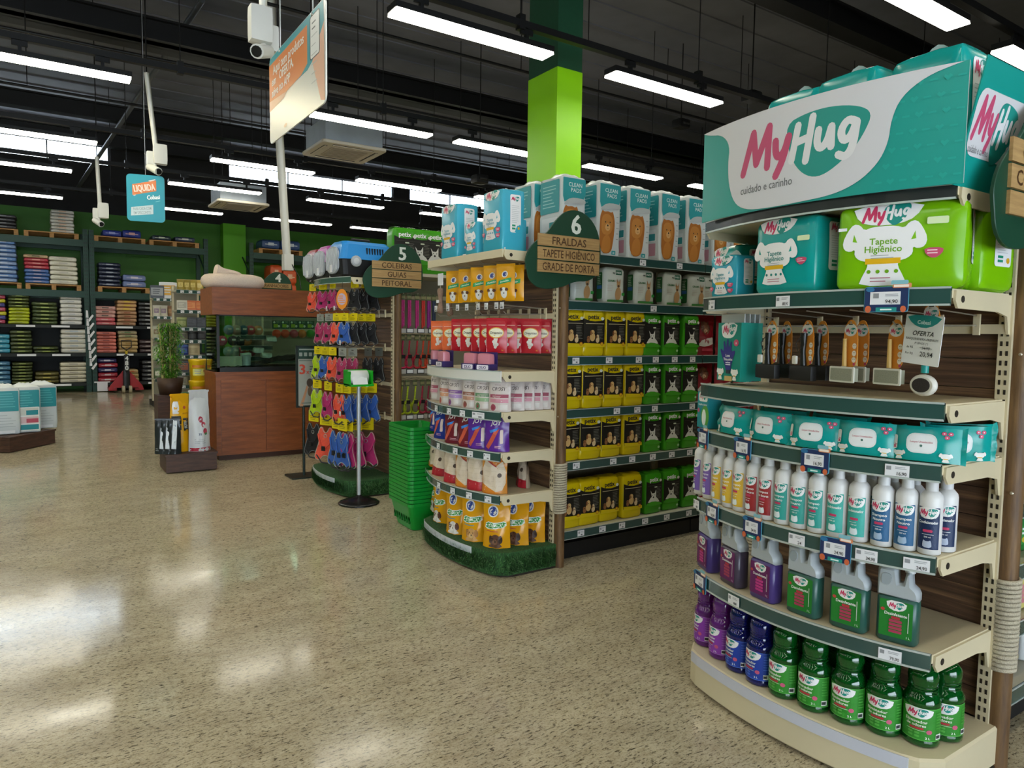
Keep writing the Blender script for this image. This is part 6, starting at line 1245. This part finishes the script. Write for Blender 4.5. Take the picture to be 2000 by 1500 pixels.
def mk_ball(c):
    r = new('plush_ball'); MB().lathe([(.085*sin(a), .085-.085*cos(a)) for a in [pi*k/10 for k in range(11)]], M(c, .8, var=.15, scale=40), 18).build('ball', r); P = Print().rect(-.03, .09, .03, .12, '#d8d4c6', .006); printed(r, P, lambda x, z, e: (x, -sqrt(max(1e-6, (.086+e)**2-x*x-(z-.085)**2)), z), 'tag', .02, .002); return r
shx = gondola_side(Y4-.3, 2.30, 2.72, [.2]+[at(470, v, y=Y4-.3).z for v in (697, 676, 655)], 'short toy shelf with round plush balls behind the tank', back=1.9)
for j, (v, row) in enumerate(((655, [(447, '#6f98a8'), (462, '#a3927a'), (476, '#2f5a6a'), (489, '#b02a3c'), (504, '#c98a5a')]), (676, [(434, '#b0303c'), (455, '#1f2628'), (470, '#1f2628'), (482, '#d98a4a')]), (697, [(446, '#8fb0a8'), (460, '#9aa8a0'), (472, '#a83a4a'), (481, '#d98a4a'), (490, '#8d2a4a')]))):
    for i, (px, c) in enumerate(row):
        TK_.setdefault(c+'b', Kind(mk_ball, c)); p = at(px, v, y=Y4-.2); TK_[c+'b'].put((p.x, Y4-.2, at(470, v, y=Y4-.3).z+.002), 0, '%s plush ball from left, %s row behind the tank' % (ORD[i], ('upper', 'middle', 'lower')[j]), 'toy ball', 'plush balls on the short shelf', sc=.8)
# ================================================================== storage racks along the back wall
RG = M('#173a30', .45, .2, name='rack_green'); DKB_ = M('#12191a', .6); YR = 19.0
Xu = [at(0, 600, y=YR).x-2.0, at(176, 600, y=YR).x, at(404, 600, y=YR).x]; Xu[0] = Xu[1]-(Xu[2]-Xu[1])
zb = [at(100, v, y=YR).z for v in (464, 566)]; zs = [at(100, v, y=YR).z for v in (634, 690, 749)]
PALW = grain('pallet_pine', '#9a6f3f', '#c99a60', (3, 12, 12), .7, 3, .1)
def mk_pallet():
    r = new('pallet')
    for x in (-.56, 0, .56): MB().box((x-.05, -.4, 0), (x+.05, .5, .10), PALW).build('block', r)
    for k in range(6): MB().box((-.61, -.42+k*.16, .10), (.61, -.30+k*.16, .122), PALW).build('deck_board', r)
    return r
PL = Kind(mk_pallet)
def mk_sack(c, lab):
    r = new('food_sack'); MB().rbox((.5, .62, .096), .034, M(c, .4, var=.06, scale=8), n=7, bulge=(.012, .012, .006), wr=.008, seed=len(c)+int(c[1:3], 16)).build('sack', r); P = Print().rect(-.08, .036, .08, .066, lab, .004).rect(-.17, .042, .17, .050, lab, .003); printed(r, P, flat(-.3225), 'front_print', .2, .001); return r
SK_ = {}
def rack(xa, xb, label, levels=True):
    r = thing('pallet_rack', label, 'rack', ((xa+xb)/2, YR+.5, 0)); zt = at(170, 448, y=YR).z
    for x in (xa, xb):
        for y in (YR, YR+1.0):
            MB().box((x-.05, y, 0), (x+.05, y+.09, zt), RG).build('upright', r, 'world')
        mb = MB(); z = .15
        while z < zt: mb.box((x-.028, YR-.002, z), (x-.012, YR, z+.035), DKB_).box((x+.012, YR-.002, z), (x+.028, YR, z+.035), DKB_); z += .09
        mb.build('slots', r, 'world', kind='stuff')
        for k in range(4): z = .3+k*.85; MB().tube([(x, YR+.05, z), (x, YR+1.0, z+.6)], .018, RG, 6).build('brace', r, 'world')
    for z in zb:
        for y in (YR-.01, YR+1.02): MB().box((xa+.05, y, z-.15), (xb-.05, y+.06, z), RG).build('beam', r, 'world')
    MB().box((xa+.05, YR+1.02, .1), (xb-.05, YR+1.04, zb[1]-.16), DKB_).build('back_sheet', r, 'world')
    for z in zs:
        s = MB().box((xa+.05, YR-.02, z-.07), (xb-.05, YR+1.0, z), DKB_).build('shelf', r, 'world')
        for k in range(3):
            x = xa+.45+k*(xb-xa-.5)/3; MB().box((x, YR-.024, z-.06), (x+.35, YR-.02, z-.015), TAG).build('price_tag', s)
    return r
rack(Xu[0], Xu[1]-.06, 'dark green pallet rack at far left against the back wall'); rk2 = rack(Xu[1]+.06, Xu[2], 'dark green pallet rack behind the pallet jack')
xq = at(492, 560, y=YR).x; rack(xq, xq+2.6, 'dark green pallet rack behind the aquarium and pet bed')
PALT = .124
def pal(px0, px1, z, lb): a, b_ = at(px0, 500, y=YR).x, at(px1, 500, y=YR).x; PL.put(((a+b_)/2, YR+.45, z+.001), 0, lb, 'pallet', 'pine pallets on the racks', sc=((b_-a)/1.22, 1, 1.05))
Z1, Z2 = zb
pal(-72, 37, Z1, 'pine pallet on top of far left rack, cut by picture edge'); pal(48, 155, Z1, 'pine pallet under the lone white sacks on top'); pal(185, 285, Z1, 'pine pallet under flat blue sacks on top'); pal(293, 390, Z1, 'pine pallet at right end of the rack top')
pal(-72, 40, Z2, 'pine pallet under the tall blue stack'); pal(48, 157, Z2, 'pine pallet under red, blue and white sacks'); pal(190, 291, Z2, 'pine pallet under navy sacks'); pal(300, 392, Z2, 'pine pallet at right of the middle level'); pal(507, 592, Z1, 'pine pallet on the rack behind the pet bed')
STK = [(-25, 32, 418, 446, Z1+.13, [('#3a3a40', '#7d7f84')]*4, 'black sacks on the left top pallet'), (100, 146, 410, 453, Z1+.13, [('#d2d2ce', '#c9a58a')]*7, 'white sacks on the rack top'), (200, 238, 449, 461, Z1+.13, [('#24358c', '#8f9ad0')]*1, 'flat blue sacks on the rack top, left'), (238, 275, 449, 462, Z1+.13, [('#24358c', '#c99aa0')], 'flat blue sacks on the rack top, right'), (297, 335, 460, 468, Z1+.13, [('#22303c', '#b9c4b0')], 'dark sack at rack top, left'), (342, 382, 463, 471, Z1+.13, [('#2f3a52', '#c9c9c0')], 'dark sack at rack top, right'),
       (-20, 34, 468, 547, Z2+.13, [('#7f97c0', '#b9c3d8'), ('#5f86c0', '#b9c3d8')]*5, 'silvery blue sacks at left'), (48, 97, 497, 549, Z2+.13, [('#4a6fae', '#b5a0b0')]*4+[('#b5394a', '#d89a90')]*3+[('#c3a884', '#5a5a3a')], 'blue, red and tan stack'), (97, 152, 501, 551, Z2+.13, [('#dcd9ca', '#bdbab0')]*6, 'cream sacks on middle pallet'), (193, 237, 513, 557, Z2+.13, [('#222a44', '#9fa5b4')]*6, 'navy sacks'), (241, 287, 537, 559, Z2+.13, [('#6a7aa8', '#c9c3d0')]*2, 'silvery pair beside navy sacks'),
       (-30, 12, 575, 632, zs[0], [('#b04a62', '#d89aa8'), ('#4a4a8c', '#9a9ac0'), ('#c3bd2a', '#e0dc8a')]*2+[('#b04a62', '#d89aa8')], 'mixed bright sacks at picture edge'), (16, 58, 575, 631, zs[0], [('#b0ba22', '#8d9430')]*5+[('#3f4a22', '#a9b85a')]*4, 'yellow-green stack, upper shelf'), (63, 113, 590, 631, zs[0], [('#3c4a26', '#a3b060')]*6, 'dark green stack, upper shelf'), (118, 161, 577, 632, zs[0], [('#d8d7d1', '#b9bbbe')]*7, 'white stack, upper shelf'), (185, 227, 598, 633, zs[0], [('#c9606a', '#d8a8a0')]*2+[('#d0a098', '#4a4038')]*3, 'pink stack, upper shelf'), (229, 268, 586, 633, zs[0], [('#b08a6a', '#8d4a2a')]*4+[('#c39a70', '#d0b52a')]*3, 'tan stack, upper shelf'), (271, 310, 590, 633, zs[0], [('#222224', '#9a9c9e')]*6, 'black stack, upper shelf'),
       (-26, 20, 653, 690, zs[1], [('#3f93ae', '#8fc0d0')]*4, 'teal-blue stack at picture edge'), (20, 63, 645, 690, zs[1], [('#35401f', '#8f9c4a')]*6, 'dark green stack, middle shelf'), (66, 116, 677, 690, zs[1], [('#35401f', '#9aa84a')]*2, 'low dark green pair, middle shelf'), (119, 170, 643, 689, zs[1], [('#d4d1c6', '#aab4be')]*5, 'white stack, middle shelf'), (187, 228, 648, 688, zs[1], [('#d0786c', '#7d3a34')]*6, 'salmon stack, middle shelf'), (232, 270, 646, 688, zs[1], [('#b59a6a', '#8d6a2a')]*4+[('#a89a7c', '#4a6a3a')]*2, 'tan stack, middle shelf'), (273, 308, 664, 688, zs[1], [('#3a2a2c', '#9a8d8c')]*3, 'brown-black stack, middle shelf'),
       (-24, 22, 706, 750, zs[2], [('#3a6a8c', '#9ac0d0')]*5, 'blue stack at lower picture edge'), (23, 64, 708, 750, zs[2], [('#38421f', '#8f9c4a')]*7, 'dark green stack, lowest shelf'), (68, 115, 727, 750, zs[2], [('#4f4a1f', '#b0a24a')]*3, 'olive stack, lowest shelf'), (118, 171, 708, 747, zs[2], [('#cfc9b4', '#a39d90')]*5, 'cream stack, lowest shelf'), (192, 231, 700, 744, zs[2], [('#9c2434', '#d8d0d0'), ('#9c2434', '#c9b8b8'), ('#2a2a5c', '#d8d8e0'), ('#9c2434', '#d8c8c8'), ('#2a2a5c', '#d8d8e0')], 'red and navy stack, lowest shelf'), (248, 272, 722, 745, zs[2], [('#b0986a', '#a8582a')]*3, 'tan stack behind the pallet jack'), (278, 310, 704, 746, zs[2], [('#26272a', '#9a9c9e')]*5, 'black stack, lowest shelf'),
       (512, 548, 468, 482, Z1+.13, [('#2f4a7a', '#b9c4d0')], 'blue sack on the rack behind the bed, left'), (550, 588, 470, 484, Z1+.13, [('#2f4a7a', '#b9c4d0')], 'blue sack on the rack behind the bed, right'), (528, 552, 518, 533, Z2+.13, [('#c9562a', '#e0b090')]*2, 'orange sacks behind board 4, left'), (553, 580, 527, 545, Z2+.01, [('#c9562a', '#e0b090')]*2, 'orange sacks behind board 4, right')]
random.seed(11)
for a, b_, yt, yb, z, cols_, lb in STK:
    xa_, xb_ = at(a, yb, y=YR+.02).x, at(b_, yb, y=YR+.02).x; zt_ = at((a+b_)/2, yt, y=YR+.02).z; n = len(cols_); h = (zt_-z)/n
    h = max(h, .05)
    for k, cc in enumerate(cols_):
        SK_.setdefault(cc, Kind(mk_sack, *cc))
        SK_[cc].put(((xa_+xb_)/2+random.uniform(-.012, .012), YR+.36+random.uniform(-.02, .02), z+.003+h*k), random.uniform(-.02, .02), '%s sack from the bottom, %s' % (ORD[k], lb) if n > 1 else lb.replace('sacks', 'sack').capitalize().replace('Flat', 'flat') if False else ('single ' + lb.replace('sacks', 'sack') if n == 1 else lb), 'sack', lb[:40], sc=((xb_-xa_)/.5*.98, 1, h/.097))
# hanging leaflet strip, paper notice
p = at(174, 600, y=YR-.06); r = thing('leaflet_strip', 'white leaflets hanging in a long strip on the rack upright', 'leaflets', p)
MB().tube([(0, 0, .02), (.06, 0, -1.35)], .004, DKB_, 5).build('cord', r)
random.seed(5)
for k in range(14): MB().prism([(-.05, -.14), (.0, -.16), (.035, .0), (.0, .02)], -.004, .004, TAG, 'y').xf(Matrix.Translation((.004*k+(.05 if k % 2 else -.06), -.01, -.09-.092*k)) @ Matrix.Rotation(radians(20 if k % 2 else -16), 4, 'Y')).build('leaflet', r)
p = at(200, 764, y=YR-.05); r = thing('paper_notice', 'white paper notice taped to the lowest rack shelf', 'notice', p); MB().box((-.1, -.002, 0), (.11, .0, .22), TAG).build('sheet', r); MB().box((-.16, -.003, .2), (.16, -.002, .225), TAG).build('tape', r)
# ================================================================== red pallet jack
p = at(246, 766, z=0); JR = C('#a3242c', .4); r = thing('pallet_jack', 'red pallet jack with upright handle parked before the racks', 'pallet jack', (p.x, min(p.y, 18.5), 0)); s = 1.
MB().prism([(-.36, .06), (-.33, .16), (-.07, .5), (.07, .5), (.33, .16), (.36, .06), (.30, .06), (.24, .12), (-.24, .12), (-.30, .06)][::-1], -.02, .04, JR, 'y').build('fork_frame', r)
for sg in (-1, 1): MB().box((sg*.27-.08, .04, .05), (sg*.27+.08, 1.0, .11), JR).build('fork', r)
for sg in (-1, 1): MB().lathe([(.04, -.03), (.085, -.03), (.085, .03), (.04, .03)], M('#b0a68c', .5), 18).xf(Matrix.Translation((sg*.07, -.12, .085)) @ Matrix.Rotation(pi/2, 4, 'Y')).build('wheel', r)
MB().rbox((.14, .14, .42), .03, M('#17181a', .4), (0, -.06, .1), 3).build('pump', r); MB().tube([(0, -.10, .4), (0, -.16, .85), (0, -.2, 1.0)], .022, M('#1d1e20', .4), 8).build('tiller', r); MB().tube([(0, -.17, .9), (0, -.19, 1.0)], .03, C('#c9b03a', .4), 8).build('tiller_sleeve', r)
MB().tube([(-.02, -.2, 1.0), (-.1, -.21, 1.06), (-.1, -.22, 1.2), (.1, -.22, 1.2), (.1, -.21, 1.06), (.02, -.2, 1.0)], .014, M('#1d1e20', .4), 6).build('handle', r)
q = MB(); P = Print()
for k, ch in enumerate('480'): P.text(ch, 0, .80-.11*k, .14, '#d6d8d6', .03)
P.into(q, lambda x, z, e: (x, -.205-e, z), edge=1); q.box((-.05, -.204, .52), (.05, -.16, .88), M('#1d1e20', .4)); q.build('number_plate', r)
# ================================================================== pad bales on the plinth at the left edge
a, b_ = at(19.5, 885, z=0), at(108, 866, z=0); d = (b_-a); L = d.length; ang = atan2(d.y, d.x); hz = at(19, 852, x=a.x).z
plinth('dark wooden plinth at left edge carrying teal pad bales', (a.x, a.y, 0), ang, L, .9, hz)
nrm = Vector((-sin(ang), cos(ang), 0)); u = d.normalized()
def mk_bale(box):
    r = new('pad_bale'); w, d, h = .27, .22, .50; MB().rbox((w, d, h), .02, C('#b9c0c2', .3), n=8, bulge=(.004, .008, 0), wr=.005, seed=3).build('wrapped_bale', r); x1 = w*.46
    sf = lambda x, z, e: (x, -d/2-.008*(1-min(1, abs(2*x/w))**2)*(1-min(1, abs(2*z/h-1))**2)-e-.002, z); P = Print().rect(-x1, h*.50 if not box else h*.05, x1, h*.93, '#17808a', .008).lines(-x1*.8, x1*.8, h*.88, 6, h*.055, h*.014, '#4fa5aa')
    if box: P.rect(-x1*.98, h*.04, x1*.98, h*.56, '#cfd4d2', .01).rect(-x1*.9, h*.38, x1*.9, h*.54, '#b9beb8', .004).rect(0, h*.39, x1*.88, h*.49, '#17808a').rect(-x1*.9, h*.21, x1*.9, h*.35, '#c9aeb0', .004).rect(0, h*.22, x1*.88, h*.31, '#b0485a').rect(-x1*.9, h*.07, x1*.9, h*.18, '#17808a', .004)
    else: P.lines(-x1*.8, x1*.8, h*.42, 5, h*.06, h*.012, '#98a0a2').rect(-x1*.5, h*.03, x1*.7, h*.09, '#d0d2d4', .004)
    printed(r, P, sf, 'front_print', .03, .001); MB().grid(lambda u, v: ((u-.5)*w*.96+.008*sin(v*11), (v-.5)*d*.94, h-.012+.06*(sin(pi*u)*sin(pi*v))**.6*(.75+.6*noise.noise(Vector((u*5, v*6, 1))))), 12, 10, C('#d2d8d7', .3)).build('gathered_top', r); return r
BA = [Kind(mk_bale, False), Kind(mk_bale, True)]
for i, (px, py, lb) in enumerate(((15, 850, 'teal and grey pad bale cut by the left picture edge'), (55, 846, 'teal pad bale with boxed label, middle of plinth'), (88, 838, 'teal and grey pad bale at right end of plinth'))):
    c = at(px, py, z=hz)+nrm*.13*.5+Vector((.02, .11, 0)); BA[i % 2].put((c.x, c.y, hz+.001), radians((4, 8, 10)[i]), lb, 'pack', 'pad bales on the left plinth', sc=1.12)
for i, (t, q, lb) in enumerate(() if True else ((.13, .50, 'teal and grey pad bale cut by the left picture edge'), (.26, .16, 'teal pad bale with boxed label, middle of plinth'), (.60, .16, 'teal and grey pad bale at right end of plinth'))):
    c = a+u*t+nrm*q; CP.put((c.x, c.y, hz+.001), ang+radians(90), lb, 'pack', 'pad bales on the left plinth', sc=(1.1, 1.12, 1.16))
# ================================================================== near side of gondola 7 at the right edge
zs7 = [at(1985, v, y=Y7+.04).z for v in (1340, 1215, 1105, 985, 860, 735)]
gs7 = gondola_side(Y7+.04, XS, XS+1.3, zs7, 'near side of gondola 7 at the right edge', back=1.9)
def mk_clean_bottle(c, cap, lab):
    r = new('cleaner_bottle'); MB().lathe([(0, 0), (.036, 0), (.04, .006), (.04, .13), (.03, .16), (.016, .18), (.016, .19), (0, .19)], C(c, .3), 16, sy=.7).build('body', r); MB().lathe([(.018, .185), (.018, .215), (.014, .22), (0, .22)], C(cap, .35), 12).build('cap', r); P = Print().rect(-.03, .03, .03, .11, lab, .008).ell(0, .05, .02, .014, '#d8bb3a').lines(-.02, .02, .1, 2, .018, .009, '#e0e4e8'); printed(r, P, cylf(.04, .7), 'label', .012, .001); return r
for j, (kd, c) in enumerate(((Kind(mk_clean_bottle, '#d4d6d6', '#b3262f', '#24346a'), 'white bottle with red cap'), (Kind(mk_boxy, ('#c9c06a', '#c97a8a'), 'box'), 'yellow and pink carton'), (Kind(mk_clean_bottle, '#1f7a34', '#d8dadb', '#2f8a3c'), 'green bottle with white cap'), (Kind(mk_clean_bottle, '#1f7a34', '#d8dadb', '#b8406a'), 'green bottle with pink label'), (Kind(mk_boxy, ('#c9552a', '#d8d4cc'), 'box'), 'orange carton'))):
    for k in range(5): kd.put((XS+.10+.125*k, Y7+.04+.085, zs7[j]+.002), 0, '%s on the right edge gondola, %s from its post' % (c, ORD[k]), 'bottle' if 'bottle' in c else 'box', '%ss at the right edge' % c, sc=.74 if 'carton' in c else .9)
for o in bpy.data.objects:
    if '_loc' in o.keys(): del o['_loc']
